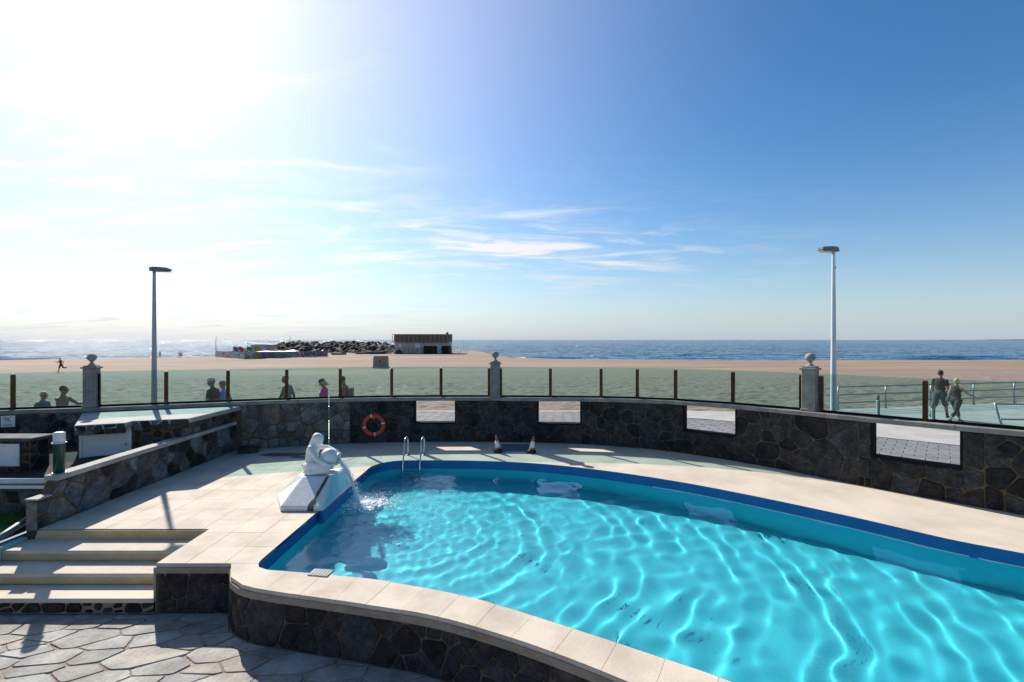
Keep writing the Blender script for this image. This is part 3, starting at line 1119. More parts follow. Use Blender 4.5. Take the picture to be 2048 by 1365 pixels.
# left side: cream slabs on a bed
la = FP.at(0)
wl_pts = []
u0_, u1_ = WP.u_px(480), u_a
for i in range(11):
    p = WP.at(u0_ + (u1_ - u0_) * i / 10, .02)
    wl_pts.append((p.x, p.y))
left_out = [(-7.5, 7.67), (-4.8, 7.67), (-4.77, 6.49), (-3.77, 6.49), (-3.56, 6.12), (-3.33, 6.38)] + [p for p in corner_nl[::-1] if p[0] < -3.33] + \
           [(-3.41, 7.4), (-3.40, 8.2), (-3.38, 9.2), (-3.36, 10.2), (-3.34, 11.3)] + [p for p in corner_fl[::-1][1:] if p[0] <= la.x + .001] + [(la.x, la.y)] + \
           wl_pts[::-1] + [(-7.5, 13.1)]
left_out = dedupe(left_out)
MB().prism(left_out, -.05, -.008).build('bed', M['joint'], deck, DO)
SG = .52
for i in range(9):
    for j in range(-1, 15):
        x0, y0 = -7.5 + i * SG, 6.49 + j * SG
        cell = [(x0 + .003, y0 + .003), (x0 + SG - .003, y0 + .003), (x0 + SG - .003, y0 + SG - .003), (x0 + .003, y0 + SG - .003)]
        p = dedupe(clip_convex(left_out, cell), 3e-3)
        if len(p) < 3 or area2(p) < .004: continue
        MB().prism(p, -.045, rng.uniform(-.001, .001)).build('slab', M['slab'], deck, DO)
# near side: coping slabs across the pool wall
NE = Path([(-3.33, 6.38), (-3.2, 6.31)] + near_edge)
iu, ou = 0.0, OE.u_px(458.0)
ou = 1.0 + (Vector((-3.56, 6.12)) - Vector((-3.77, 6.49))).length
bedn = MB()
cuts_i = [0.0]
while cuts_i[-1] < 9.0: cuts_i.append(cuts_i[-1] + .47)
ratio = (OE.len - ou) / NE.len
def near_pt(t, side):
    """point on the inner (0) or outer (1) edge for distance t along the inner one"""
    if side == 0: return NE.at(t)
    best, bu = 9e9, ou
    p = NE.at(t)
    a = p
    d = NE.at(t + .06) - NE.at(t - .06)
    for k in range(0, 400):
        u = ou + k * (OE.len - ou) / 400
        e = abs((OE.at(u) - a).dot(d.normalized()))
        dist = (OE.at(u) - a).length
        if dist < 1.4 and e < best: best, bu = e, u
    return OE.at(bu)
pairs = {}
def np2(t):
    if t not in pairs: pairs[t] = (near_pt(t, 0), near_pt(t, 1))
    return pairs[t]
for a, c in zip(cuts_i, cuts_i[1:]):
    ts = [a, a + (c - a) / 3, a + 2 * (c - a) / 3, c]
    inn = [np2(round(t, 4))[0] for t in ts]
    out_ = [np2(round(t, 4))[1] for t in ts]
    if a == 0.0:
        out_[0] = Vector((-3.56, 6.12))
    bedn.poly([(p.x, p.y, -.008) for p in out_ + inn[::-1]])
    poly = [(p.x, p.y) for p in out_] + [(p.x, p.y) for p in inn[::-1]]
    if area2(poly) < 0: poly = poly[::-1]
    poly = inset(poly, .0018)
    MB().prism(poly, -.05, rng.uniform(-.001, .001)).build('coping_slab', M['slab'], deck, DO)
bedn.build('bed', M['joint'], deck, DO)

# ------------------------------------------------------------------ patio below the pool
PAT = -.66
patio = thing('patio', (-3, 5, PAT), kind='structure')
PO = (-3, 5, PAT)
front_line = [(-8.2, 6.44), (-4.77, 6.44), (-4.70, 6.47), (-3.79, 6.47)] + [(p.x - .02, p.y - .02) for p in (OE.at(ou + .05 + i * .35) for i in range(14))]
pat_out = [(-8.2, 2.6)] + [(front_line[-1][0], 2.6)] + front_line[::-1]
bed_out = [(-9.5, .5), (3.9, .5)] + [(p.x + .03, p.y + .03) for p in (OE.at(ou + .05 + i * .35) for i in range(25))][::-1] + [(-3.7, 6.55), (-9.5, 6.55)]
MB().prism(bed_out, PAT - .08, PAT - .011).build('joint_bed', M['flag_joint'], patio, PO)
pr = random.Random(4)
for p in stones_in(pat_out, .50, pr, gap=.014, su=1.35, sv=.72, shear=-.6, round_=.09):
    stone_part(p, lambda u, v, d: (u, v, PAT + d - .012), .012, M['flag'], patio, PO, pr, 'flagstone', .006, .03)
gb = MB()
for x0, y0, x1, y1 in ((-60, -30, 60, .6), (-60, .6, -9.4, 12), (14, .6, 60, 2.2)):
    gb.poly([(x0, y0, PAT - .04), (x1, y0, PAT - .04), (x1, y1, PAT - .04), (x0, y1, PAT - .04)])
tag(gb.build('ground', M['flag_joint']), kind='structure')

# ------------------------------------------------------------------ steps
stairs = thing('stairs', (-6.2, 7.0, PAT), kind='structure')
SO = (-6.2, 7.0, PAT)
SX0, SX1 = -7.62, -4.775
lev = [(-.15, 7.67, 7.22), (-.30, 7.22, 6.82), (-.45, 6.82, 6.44)]
MB().box(((SX0 + SX1) / 2, 7.66, -.10), (SX1 - SX0, .03, .17)).build('riser', M['riser'], stairs, SO)
for k, (z, ya, yb) in enumerate(lev):
    st = MB().box(((SX0 + SX1) / 2, (ya + yb) / 2, z - .03), (SX1 - SX0, ya - yb, .06), 0, .008).build('tread', M['slab'], stairs, SO)
    if k < 2:
        MB().box(((SX0 + SX1) / 2, yb + .022, z - .106), (SX1 - SX0 - .004, .03, .09)).build('riser', M['riser'], stairs, SO)
    MB().box(((SX0 + SX1) / 2, (ya + yb) / 2 + .03, (z - .06 + PAT) / 2 - .02), (SX1 - SX0 - .01, ya - yb - .02, z - .06 - PAT + .04)).build('core', M['plaster'], stairs, SO)
pr = random.Random(8)
for p in stones_in([(SX0 + .05, PAT + .01), (SX1 - .02, PAT + .01), (SX1 - .02, -.52), (SX0 + .05, -.52)], .17, pr, .03, 1.35, 1.0):
    stone_part(p, lambda u, v, d: (u, 6.46 - d, v), .012, M['stone'], stairs, SO, pr)

# ================================================================== BOUNDARY WALL
def xk(u, a, c):
    """value rising from a (left and middle) to c (right end)"""
    x = WP.at(u).x
    t = min(1, max(0, (x - 1.0) / 8.0))
    return a + (c - a) * t


def z_top(u): return xk(u, 1.31, 1.45)
def z_cb(u): return z_top(u) - .10
def z_sill(u): return xk(u, .53, .63)
def z_gl(u): return xk(u, 2.20, 2.27)
def z_lin(u): return z_cb(u) - .003


wins = [(WP.u_px(a), WP.u_px(c)) for a, c in ((827, 913), (1075, 1163), (1365, 1474), (1740, 1926))]
bwall = thing('boundary_wall', (0, 14, 0), 'curved dark stone wall with four square openings behind the pool', 'wall')
BO = (0, 14, 0)
core = MB()
edges = [0.0] + [e for a_ in wins for e in a_] + [WP.len]
for i in range(len(edges) - 1):
    u0, u1 = edges[i], edges[i + 1]
    hole = i % 2 == 1
    top = z_sill if hole else z_cb
    sweep(core, WP, u0, u1, [(0, -.7 if u1 < 12.2 else -.02), (0, top), (WT, top), (WT, -.3)])
core.build('mortar_core', M['mortar'], bwall, BO)
pr = random.Random(21)


def wall_place(u, v, d):
    q = WP.at(u, -d)
    return Vector((q.x, q.y, v))


u_join = WP.u_px(480)
nst = 0
def wall_stones(u0, u1, v0, v1, size, mats, gap=.028, su=1.0):
    """stones on the stretch u0..u1; v0, v1 may be functions of u"""
    global nst
    k = 8
    f0 = v0 if callable(v0) else (lambda u: v0)
    f1 = v1 if callable(v1) else (lambda u: v1)
    low = [(u0 + (u1 - u0) * i / k, f0(u0 + (u1 - u0) * i / k)) for i in range(k + 1)]
    hig = [(u0 + (u1 - u0) * i / k, f1(u0 + (u1 - u0) * i / k)) for i in range(k + 1)]
    for p in stones_in(low + hig[::-1], size, pr, gap, su):
        nst += 1
        stone_part(p, wall_place, pr.uniform(.008, .030), pr.choice(mats), bwall, BO, pr, 'stone')


D_, Wm, B_ = M['stone'], M['stone_warm'], M['stone_blue']
wall_stones(3.0, u_join - .12, .35, z_cb, .34, [D_, B_, D_, Wm], .024)
ua = WP.u_px(700)
wall_stones(u_join + .02, ua, .01, z_cb, .44, [Wm, Wm, B_], .022)
wall_stones(ua, wins[0][0], .01, z_cb, .40, [D_], .010)
wall_stones(wins[0][1], wins[1][0], .01, z_cb, .40, [D_], .012)
wall_stones(wins[1][1], wins[2][0], .01, z_cb, .46, [D_], .018)
wall_stones(wins[2][1], wins[3][0] - .22, .01, z_cb, .52, [D_], .018)
wall_stones(wins[3][0] - .21, wins[3][0], .60, z_cb, .6, [D_], .02)
wall_stones(wins[3][0] - .21, wins[3][0], .01, .59, .4, [D_], .02)
wall_stones(wins[3][1], wins[3][1] + .28, .01, z_cb, .5, [D_], .02)
wall_stones(wins[3][1] + .29, WP.len - 1.6, .01, z_cb, .44, [D_], .018)
for k, (a_, c_) in enumerate(wins):
    wall_stones(a_, c_, .01, z_sill, .46, [D_], (.008, .008, .012, .016)[k])
    fr = MB()                                   # dark metal lining of the opening
    zs = z_sill((a_ + c_) / 2)
    sweep(fr, WP, a_ + .002, c_ - .002, [(-.004, lambda u: z_sill(u) + .001), (-.004, lambda u: z_sill(u) + .045), (WT + .002, lambda u: z_sill(u) + .045), (WT + .002, lambda u: z_sill(u) + .001)])
    sweep(fr, WP, a_ + .002, a_ + .04, [(-.003, lambda u: z_sill(u) + .046), (-.003, z_lin), (WT + .001, z_lin), (WT + .001, lambda u: z_sill(u) + .046)])
    sweep(fr, WP, c_ - .04, c_ - .002, [(-.003, lambda u: z_sill(u) + .046), (-.003, z_lin), (WT + .001, z_lin), (WT + .001, lambda u: z_sill(u) + .046)])
    fr.build('opening_frame', M['dark_metal'], bwall, BO)
cuts = [0.0]
while cuts[-1] < WP.len - 1.4: cuts.append(cuts[-1] + 1.35)
cuts.append(WP.len)
for a_, c_ in zip(cuts, cuts[1:]):
    cp = MB()
    sweep(cp, WP, a_ + .003, c_ - .003, [(-.045, lambda u: z_cb(u) + .004), (-.045, lambda u: z_top(u) - .012), (-.033, z_top), (WT + .03, z_top), (WT + .045, lambda u: z_top(u) - .012), (WT + .045, lambda u: z_cb(u) + .004)])
    cp.build('coping_stone', M['coping'], bwall, BO)
print('WALL STONES', nst)

# ------------------------------------------------------------------ pillars with ball finials
GD = WT * .55                    # line of the glass within the wall
pillar_u = []
def pillar(px, label):
    u = WP.u_px(px, GD)
    pillar_u.append(u)
    q = WP.at(u, GD)
    z0 = z_top(u)
    t = thing('stone_pillar', (q.x, q.y, z0), label, 'pillar', 'ball topped pillars on the boundary wall', rz=WP.dir(u))
    s = .27
    hgt = z_gl(u) + .09 - z0
    sh = MB().box((0, 0, .03), (s + .03, s + .03, .06), 0, .008).box((0, 0, hgt / 2 + .02), (s, s, hgt - .06), 0, .01)
    sh.build('shaft', M['pillar'], t)
    for k in range(4):
        a = k * math.pi / 2
        pm_ = MB()
        R_ = Matrix.Rotation(a, 4, 'Z')
        for (cx_, cz_, sx_, sz_) in ((0, .13, .17, .014), (0, hgt - .11, .17, .014), (-.085, hgt / 2 + .01, .014, hgt - .24), (.085, hgt / 2 + .01, .014, hgt - .24)):
            pm_.box((cx_, -s / 2 - .003, cz_), (sx_, .012, sz_), 0, 0, R_)
        pm_.build('panel_moulding', M['pillar'], t)
    cp = MB().box((0, 0, hgt + .012), (s + .07, s + .07, .045), 0, .008).box((0, 0, hgt + .052), (s - .01, s - .01, .035), 0, .008)
    cp.build('cap', M['pillar'], t)
    fin = MB().lathe([(.085, hgt + .066), (.085, hgt + .085), (.055, hgt + .105), (.034, hgt + .13), (.03, hgt + .15), (.042, hgt + .165), (.040, hgt + .175)], n=20)
    fin.build('finial_neck', M['pillar'], t)
    r_ = .105
    MB().lathe([(r_ * math.sin(math.pi * (i + .35) / 14.6), hgt + .268 - .94 * r_ * math.cos(math.pi * (i + .35) / 14.6)) for i in range(15)], n=24).build('finial_ball', M['pillar'], t)
    return t


pillar(183, 'stone pillar with ball finial above the utility shed, leftmost of three')
pillar(990, 'stone pillar with ball finial behind the traffic cones, middle of three')
pillar(1620, 'stone pillar with ball finial beside the white lamp pole')

# ------------------------------------------------------------------ glass fence
fence = thing('glass_fence', (0, 14, 1.31), 'green tinted glass windbreak with bronze posts on top of the stone wall', 'fence')
FO = (0, 14, 1.31)
posts = [-190, 27, 197.5, 332, 456, 573, 681, 784, 882, 978.5, 1001.5, 1101, 1203, 1275, 1352, 1466, 1602, 1642, 1850, 2110]
pu = [WP.u_px(p, GD) for p in posts]
for i, u in enumerate(pu):
    q = WP.at(u, GD)
    zt, z0 = z_gl(u) - .05, z_top(u)
    b = MB().box((q.x, q.y, (zt + z0) / 2), (.085, .055, zt - z0), WP.dir(u), .004)
    b.build('post', M['bronze'], fence, FO)
    MB().box((q.x, q.y, zt + .004), (.05, .035, .05), WP.dir(u), .003).build('post_clip', M['steel'], fence, FO)
for i in range(len(pu) - 1):
    u0, u1 = pu[i], pu[i + 1]
    if u1 - u0 < .5: continue
    p0, p1 = WP.at(u0, GD), WP.at(u1, GD)
    d = (p1 - p0).normalized()
    p0, p1 = p0 + d * .02, p1 - d * .02
    nx = Vector((-d.y, d.x)) * .006
    za, zb = z_top(u0) + .045, z_top(u1) + .045
    ta, tb = z_gl(u0), z_gl(u1)
    vs_ = [(p0.x - nx.x, p0.y - nx.y, za), (p1.x - nx.x, p1.y - nx.y, zb), (p1.x + nx.x, p1.y + nx.y, zb), (p0.x + nx.x, p0.y + nx.y, za),
           (p0.x - nx.x, p0.y - nx.y, ta), (p1.x - nx.x, p1.y - nx.y, tb), (p1.x + nx.x, p1.y + nx.y, tb), (p0.x + nx.x, p0.y + nx.y, ta)]
    b = MB(); b.add(vs_, [(3, 2, 1, 0), (4, 5, 6, 7), (0, 1, 5, 4), (1, 2, 6, 5), (2, 3, 7, 6), (3, 0, 4, 7)])
    b.build('glass_pane', M['glass'], fence, FO)
    r = MB()
    for (lo_, hi_, off) in ((.004, .034, 0), (.036, .05, .0)):
        wv = Vector((-d.y, d.x)) * (.03 if lo_ < .01 else .014)
        c0, c1 = z_top(u0), z_top(u1)
        vv = [(p0.x - wv.x, p0.y - wv.y, c0 + lo_), (p1.x - wv.x, p1.y - wv.y, c1 + lo_), (p1.x + wv.x, p1.y + wv.y, c1 + lo_), (p0.x + wv.x, p0.y + wv.y, c0 + lo_),
              (p0.x - wv.x, p0.y - wv.y, c0 + hi_), (p1.x - wv.x, p1.y - wv.y, c1 + hi_), (p1.x + wv.x, p1.y + wv.y, c1 + hi_), (p0.x + wv.x, p0.y + wv.y, c0 + hi_)]
        r.add(vv, [(3, 2, 1, 0), (4, 5, 6, 7), (0, 1, 5, 4), (1, 2, 6, 5), (2, 3, 7, 6), (3, 0, 4, 7)])
    r.build('base_channel', M['dark_metal'], fence, FO)

# ================================================================== RAISED POOL FRONT
pf = thing('pool_front_wall', (-1, 5.5, PAT), 'dark stone clad retaining wall under the near pool edge', 'wall')
PFO = (-1, 5.5, PAT)
b = MB(); sweep(b, OE, 0, OE.len, [(.30, -.052), (.30, PAT - .05), (.004, PAT - .05), (.004, -.052)][::-1], .12); b.build('mortar_core', M['mortar'], pf, PFO)
b = MB(); sweep(b, OE, 0, OE.len, [(.12, -.051), (.12, -.125), (-.012, -.13), (-.012, -.051)][::-1], .12); b.build('plaster_band', M['plaster'], pf, PFO)
b = MB().box((-4.79, 7.05, (PAT - .05) / 2), (.03, 1.14, -PAT - .06)); b.build('side_wall', M['plaster'], pf, PFO)
pr = random.Random(33)


def pf_place(u, v, d):
    q = OE.at(u, -d)
    return Vector((q.x, q.y, v))


for p in stones_in([(0.02, PAT), (.98, PAT), (.98, -.135), (.02, -.135)], .36, pr, .013):
    stone_part(p, pf_place, pr.uniform(.006, .014), M['stone'], pf, PFO, pr)
for p in stones_in([(1.03, PAT), (6.9, PAT), (6.9, -.135), (1.03, -.135)], .34, pr, .014):
    stone_part(p, pf_place, pr.uniform(.006, .014), M['stone'], pf, PFO, pr)

# ================================================================== LEFT PARAPET
par = thing('parapet_wall', (-7.58, 10.2, 0), 'low rubble stone wall with sloping concrete coping left of the pool deck', 'wall')
PAO = (-7.58, 10.2, 0)
XI, XO = -7.50, -7.67          # inner and outer face
Y0, Y1 = 7.64, 13.14
def par_top(y): return .46 if y < 7.86 else (.46 + (y - 7.86) / .12 * .22 if y < 7.98 else .68 + .02 * (y - 7.98) / 5)
b = MB()
prof = [(Y0, -.02), (Y1, -.02), (Y1, par_top(Y1)), (7.98, par_top(7.98)), (7.86, .46), (Y0, .46)]
vs_ = [(XI, y, z) for y, z in prof] + [(XO, y, z - (.5 if z < 0 else 0)) for y, z in prof]
b.add(vs_, [tuple(range(6)), tuple(range(11, 5, -1))] + [(i, (i + 1) % 6, 6 + (i + 1) % 6, 6 + i)[::-1] for i in range(6)])
b.build('mortar_core', M['mortar'], par, PAO)
pr = random.Random(14)
par_mats = [M['stone_blue'], M['stone_warm'], M['stone'], M['stone_blue']]
prof_s = [(-Y1, .01), (-Y0 - .01, .01), (-Y0 - .01, .45), (-7.86, .45), (-7.99, .67), (-Y1, .69)]
for p in stones_in([(y, z) for y, z in prof_s], .42, pr, .024, 1.0, 1.0):
    stone_part(p, lambda u, v, d: (XI + d, -u, v), pr.uniform(.010, .02), pr.choice(par_mats), par, PAO, pr)
def beam(mb, a, c, wd, h):
    """bar from a to c (points on its top centre line) with vertical ends"""
    a, c = Vector(a), Vector(c)
    d = Vector((c.x - a.x, c.y - a.y, 0)).normalized()
    s = Vector((-d.y, d.x, 0)) * wd / 2
    mb.add([a - s - Vector((0, 0, h)), c - s - Vector((0, 0, h)), c + s - Vector((0, 0, h)), a + s - Vector((0, 0, h)), a - s, c - s, c + s, a + s],
           [(3, 2, 1, 0), (4, 5, 6, 7), (0, 1, 5, 4), (1, 2, 6, 5), (2, 3, 7, 6), (3, 0, 4, 7)])
    return mb
XM = (XI + XO) / 2
ys_c = [7.96, 9.2, 10.5, 11.8, 13.12]
for y0, y1 in zip(ys_c, ys_c[1:]):
    beam(MB(), (XM, y0 + .002, par_top(y0 + .05) + .085), (XM, y1 - .002, par_top(y1) + .085), .235, .083).build('coping_stone', M['coping_pale'], par, PAO)
beam(MB(), (XM, Y0 - .015, .485), (XM, 7.875, .485), .20, .023).build('end_cap', M['coping_pale'], par, PAO)
MB().box((XM, Y0 - .006, .22), (.165, .02, .46), 0, .008).build('end_stone', M['stone_warm'], par, PAO)

# bollard light standing on the parapet
bl = thing('bollard_light', (XM, 8.10, par_top(8.1) + .085), 'dark green bollard light with frosted globe standing on the low parapet', 'lamp')
MB().lathe([(.105, 0), (.105, .012), (.09, .016)], n=20).build('base_flange', M['steel'], bl)
MB().lathe([(.079, .014), (.079, .50), (.082, .505)], n=24).build('post', M['green_post'], bl)
MB().lathe([(.10, .506), (.10, .516), (.086, .52)], n=24).build('collar', M['white'], bl)
MB().lathe([(.080, .521), (.082, .56), (.079, .575), (.083, .59), (.079, .605), (.083, .62), (.082, .665), (.075, .68), (.05, .69)], n=24).build('globe', M['glass_lamp'], bl)

# ================================================================== UTILITY SHED
shed = thing('utility_shed', (-8.4, 11.4, .45), 'flat roofed stone utility shed with white louvred door against the wall', 'shed')
SHO = (-8.4, 11.4, .45)
RZ = 1.20
roof = [(-9.18, 10.14), (-8.38, 10.48), (-8.42, 10.72), (-7.38, 11.06), (-7.36, 13.12), (-7.5, 13.10), (-8.6, 12.68), (-9.6, 12.30), (-10.6, 11.93)]
MB().prism(roof, RZ - .10, RZ, .012).build('roof_slab', M['coping_pale'], shed, SHO)
body = [(-9.42, 10.48), (-7.56, 11.10), (-7.56, 13.02), (-10.5, 11.88)]
MB().prism(body, .3, RZ - .103).build('mortar_core', M['mortar'], shed, SHO)
pr = random.Random(51)
def face_stones(a, c, z0, z1, size, mats, parent, offs, gap=.03, skip=None, proud=(.008, .018)):
    """stones on the upright face from plan point a to c (seen with a on the left)"""
    a, c = Vector(a), Vector(c)
    d = c - a
    ln = d.length
    d.normalize()
    nrm = Vector((d.y, -d.x))
    for p in stones_in([(.01, z0), (ln - .01, z0), (ln - .01, z1), (.01, z1)], size, pr, gap):
        stone_part(p, lambda u, v, dd: (a.x + d.x * u + nrm.x * dd, a.y + d.y * u + nrm.y * dd, v), pr.uniform(*proud), pr.choice(mats), parent, offs, pr)
fa, fc = Vector((-9.42, 10.48)), Vector((-7.56, 11.10))
fd = (fc - fa).normalized()
fn = Vector((fd.y, -fd.x))
# front: narrow stone strip, door, stone on the right
face_stones(fa + fd * 1.02, fc, .42, RZ - .105, .28, [M['stone']], shed, SHO, .05)
face_stones((-7.56, 11.10), (-7.56, 13.0), .6, RZ - .105, .34, [M['stone'], M['stone_blue']], shed, SHO, .04)
# stone fascia hung under the slab edge
for a, c in (((-9.18, 10.14), (-8.38, 10.48)), ((-8.42, 10.72), (-7.38, 11.06))):
    face_stones(Vector(a) , Vector(c), RZ - .22, RZ - .012, .26, [M['stone'], M['stone_blue']], shed, SHO, .02, proud=(.012, .02))
    a, c = Vector(a), Vector(c)
    d = (c - a).normalized(); nn_ = Vector((d.y, -d.x))
    m_ = (a + c) / 2 - nn_ * .04
    MB().box((m_.x, m_.y, RZ - .16), ((c - a).length - .01, .075, .118), math.atan2(d.y, d.x)).build('fascia', M['mortar'], shed, SHO)
dz0, dz1 = .42, 1.04
dm = fa + fd * .52 + fn * .012
dr = MB()
dM = Matrix.Translation((dm.x, dm.y, 0)) @ Matrix.Rotation(math.atan2(fd.y, fd.x), 4, 'Z')
leaf = MB().box((0, 0, (dz0 + dz1) / 2), (.84, .03, dz1 - dz0), 0, .004, dM)
door = leaf.build('door', M['white'], shed, SHO)
fr = MB()
for cx_ in (-.445, .445):
    fr.box((cx_, -.012, (dz0 + dz1) / 2 + .02), (.055, .05, dz1 - dz0 + .04), 0, .006, dM)
fr.box((0, -.012, dz1 + .018), (.834, .05, .05), 0, .006, dM)
fr.build('door_frame', M['white'], door, (0, 0, 0)).location = (-SHO[0], -SHO[1], -SHO[2])
for k in range(7):
    sl = MB()
    sl.box((0, -.022, dz1 - .035 - k * .033), (.72, .022, .024), 0, .003, dM @ Matrix.Translation((0, 0, 0)))
    o = sl.build('louvre', M['white'], door, (0, 0, 0)); o.location = (-SHO[0], -SHO[1], -SHO[2])
o = MB().box((0, -.018, dz1 - .29), (.78, .014, .016), 0, .002, dM).build('middle_rail', M['white'], door); o.location = (-SHO[0], -SHO[1], -SHO[2])
o = MB().box((.36, -.03, dz1 - .36), (.018, .03, .05), 0, .004, dM).build('handle', M['steel'], door); o.location = (-SHO[0], -SHO[1], -SHO[2])

# ================================================================== GARDEN CORNER ON THE LEFT
soil = MB()
for i in range(14):
    for j in range(8):
        q = []
        for a, c in ((i, j), (i + 1, j), (i + 1, j + 1), (i, j + 1)):
            x, y = -17 + a * (9.33 / 14), 8.28 + c * .62
            q.append((x, y, .46 + .05 * mnoise.noise(Vector((x * 1.3, y * 1.3, 0))) - .10 * max(0, 1 - abs(y - 9.2))))
        soil.poly(q, True)
tag(soil.build('flower_bed_soil', M['soil']), kind='structure')
ret = thing('garden_retaining_wall', (-11, 8.25, -.1), 'short stone retaining wall with white painted ledge beside the lawn', 'wall')
RO = (-11, 8.25, -.1)
MB().box((-12, 8.34, .2), (8.6, .16, .72)).build('mortar_core', M['mortar'], ret, RO)
pr = random.Random(61)
face_stones((-12.5, 8.26), (-7.70, 8.26), -.05, .42, .36, [M['stone'], M['stone_blue']], ret, RO, .03)
MB().tube([(-14, 8.24, .575), (-7.70, 8.24, .595)], .045, 12).build('round_ledge', M['white'], ret, RO)
MB().box((-10.85, 8.27, .50), (6.3, .18, .055), 0, .01).build('ledge_plank', M['white'], ret, RO)

cab = thing('meter_cabinet', (-10.6, 9.9, .4), 'stone meter box with white metal hatch under the wall sign', 'cabinet')
CO = (-10.6, 9.9, .4)
MB().box((-10.66, 9.74, .68), (2.3, .40, .62)).build('mortar_core', M['mortar'], cab, CO)
pr = random.Random(71)
face_stones((-11.8, 9.54), (-9.52, 9.54), .40, .985, .24, [M['stone']], cab, CO, .03)
face_stones((-9.51, 9.55), (-9.51, 9.93), .40, .985, .24, [M['stone']], cab, CO, .03)
MB().box((-10.64, 9.74, 1.03), (2.42, .50, .07), 0, .012).build('cover_slab', M['stone_warm'], cab, CO)
ht = MB().box((-10.15, 9.515, .735), (.86, .03, .40), 0, .004).build('hatch', M['white'], cab, CO)
for (cx_, cz_, sx_, sz_) in ((0, .195, .94, .05), (0, -.195, .94, .05), (-.445, 0, .05, .34), (.445, 0, .05, .34)):
    o = MB().box((-10.15 + cx_, 9.503, .735 + cz_), (sx_, .03, sz_), 0, .004).build('hatch_frame', M['white'], ht); o.location = (-CO[0], -CO[1], -CO[2])

# notice on the boundary wall
u = WP.u_px(16, -.03)
q = WP.at(u, -.035)
sg = thing('notice_sign', (q.x, q.y, 1.05), 'small square white notice with red crossed out symbol on the stone wall', 'sign', rz=WP.dir(u))
MB().box((0, 0, 0), (.27, .012, .27), 0, .003).build('board', M['white'], sg)
for a in (.85, -.85):
    MB().box((0, -.008, .05), (.15, .004, .018), 0, 0, Matrix.Translation((0, 0, .05)) @ Matrix.Rotation(a, 4, 'Y') @ Matrix.Translation((0, 0, -.05))).build('red_bar', M['signred'], sg)
MB().box((-.075, -.0075, .055), (.02, .003, .05)).box((-.05, -.0075, .075), (.03, .003, .012)).build('symbol', M['signred'], sg)
for k, z in enumerate((-.075, -.10)):
    b = MB()
    r_ = random.Random(k)
    x = -.09
    while x < .085:
        wv = r_.uniform(.008, .02)
        b.box((x + wv / 2, -.0075, z), (wv, .003, .011)); x += wv + .005
    b.build('text_line', M['signgrey'], sg)

# lawn strip with its grass, pipe rail and teal curb by the steps
b = MB(); b.poly([(-14, 4.5, -.05), (-7.80, 4.5, -.05), (-7.80, 8.26, .03), (-14, 8.26, .03)])
tag(b.build('lawn', M['lawn']), kind='structure')
gr = MB()
r_ = random.Random(3)
for i in range(9000):
    x, y = r_.uniform(-9.6, -7.83), r_.uniform(6.6, 8.22)
    z = -.05 + .08 * (y - 4.5) / 3.76
    a, hgt, ln = r_.uniform(0, 6.28), r_.uniform(.03, .075), r_.uniform(0, .03)
    dx_, dy_ = math.cos(a), math.sin(a)
    gr.poly([(x - dy_ * .003, y + dx_ * .003, z), (x + dy_ * .003, y - dx_ * .003, z), (x + dx_ * ln, y + dy_ * ln, z + hgt)])
tag(gr.build('grass', M['grass']), 'short green grass of the lawn strip left of the steps', 'grass', kind='stuff')
pipe = thing('pipe_rail', (-7.86, 7.0, -.3), 'sloping grey green pipe rail running down beside the lawn', 'rail')
MB().tube([(-7.80, 7.80, .115), (-7.80, 7.38, -.005), (-7.80, 6.6, -.25), (-7.80, 5.8, -.50)], .05, 14).build('pipe', M['pipe'], pipe, (-7.86, 7.0, -.3))
MB().box((-7.80, 6.9, -.36), (.06, 1.9, .5)).build('plinth_wall', M['plaster'], pipe, (-7.86, 7.0, -.3))
curb = MB()
for (z, ya, yb) in ((-.10, 7.63, 7.2), (-.25, 7.2, 6.8), (-.40, 6.8, 6.4)):
    curb.box((-7.685, (ya + yb) / 2, (z + PAT) / 2 - .02), (.12, ya - yb - .004, z - PAT + .04), 0, .012)
tag(curb.build('stair_curb', M['teal']), 'teal painted stepped curb along the left side of the steps', 'curb')

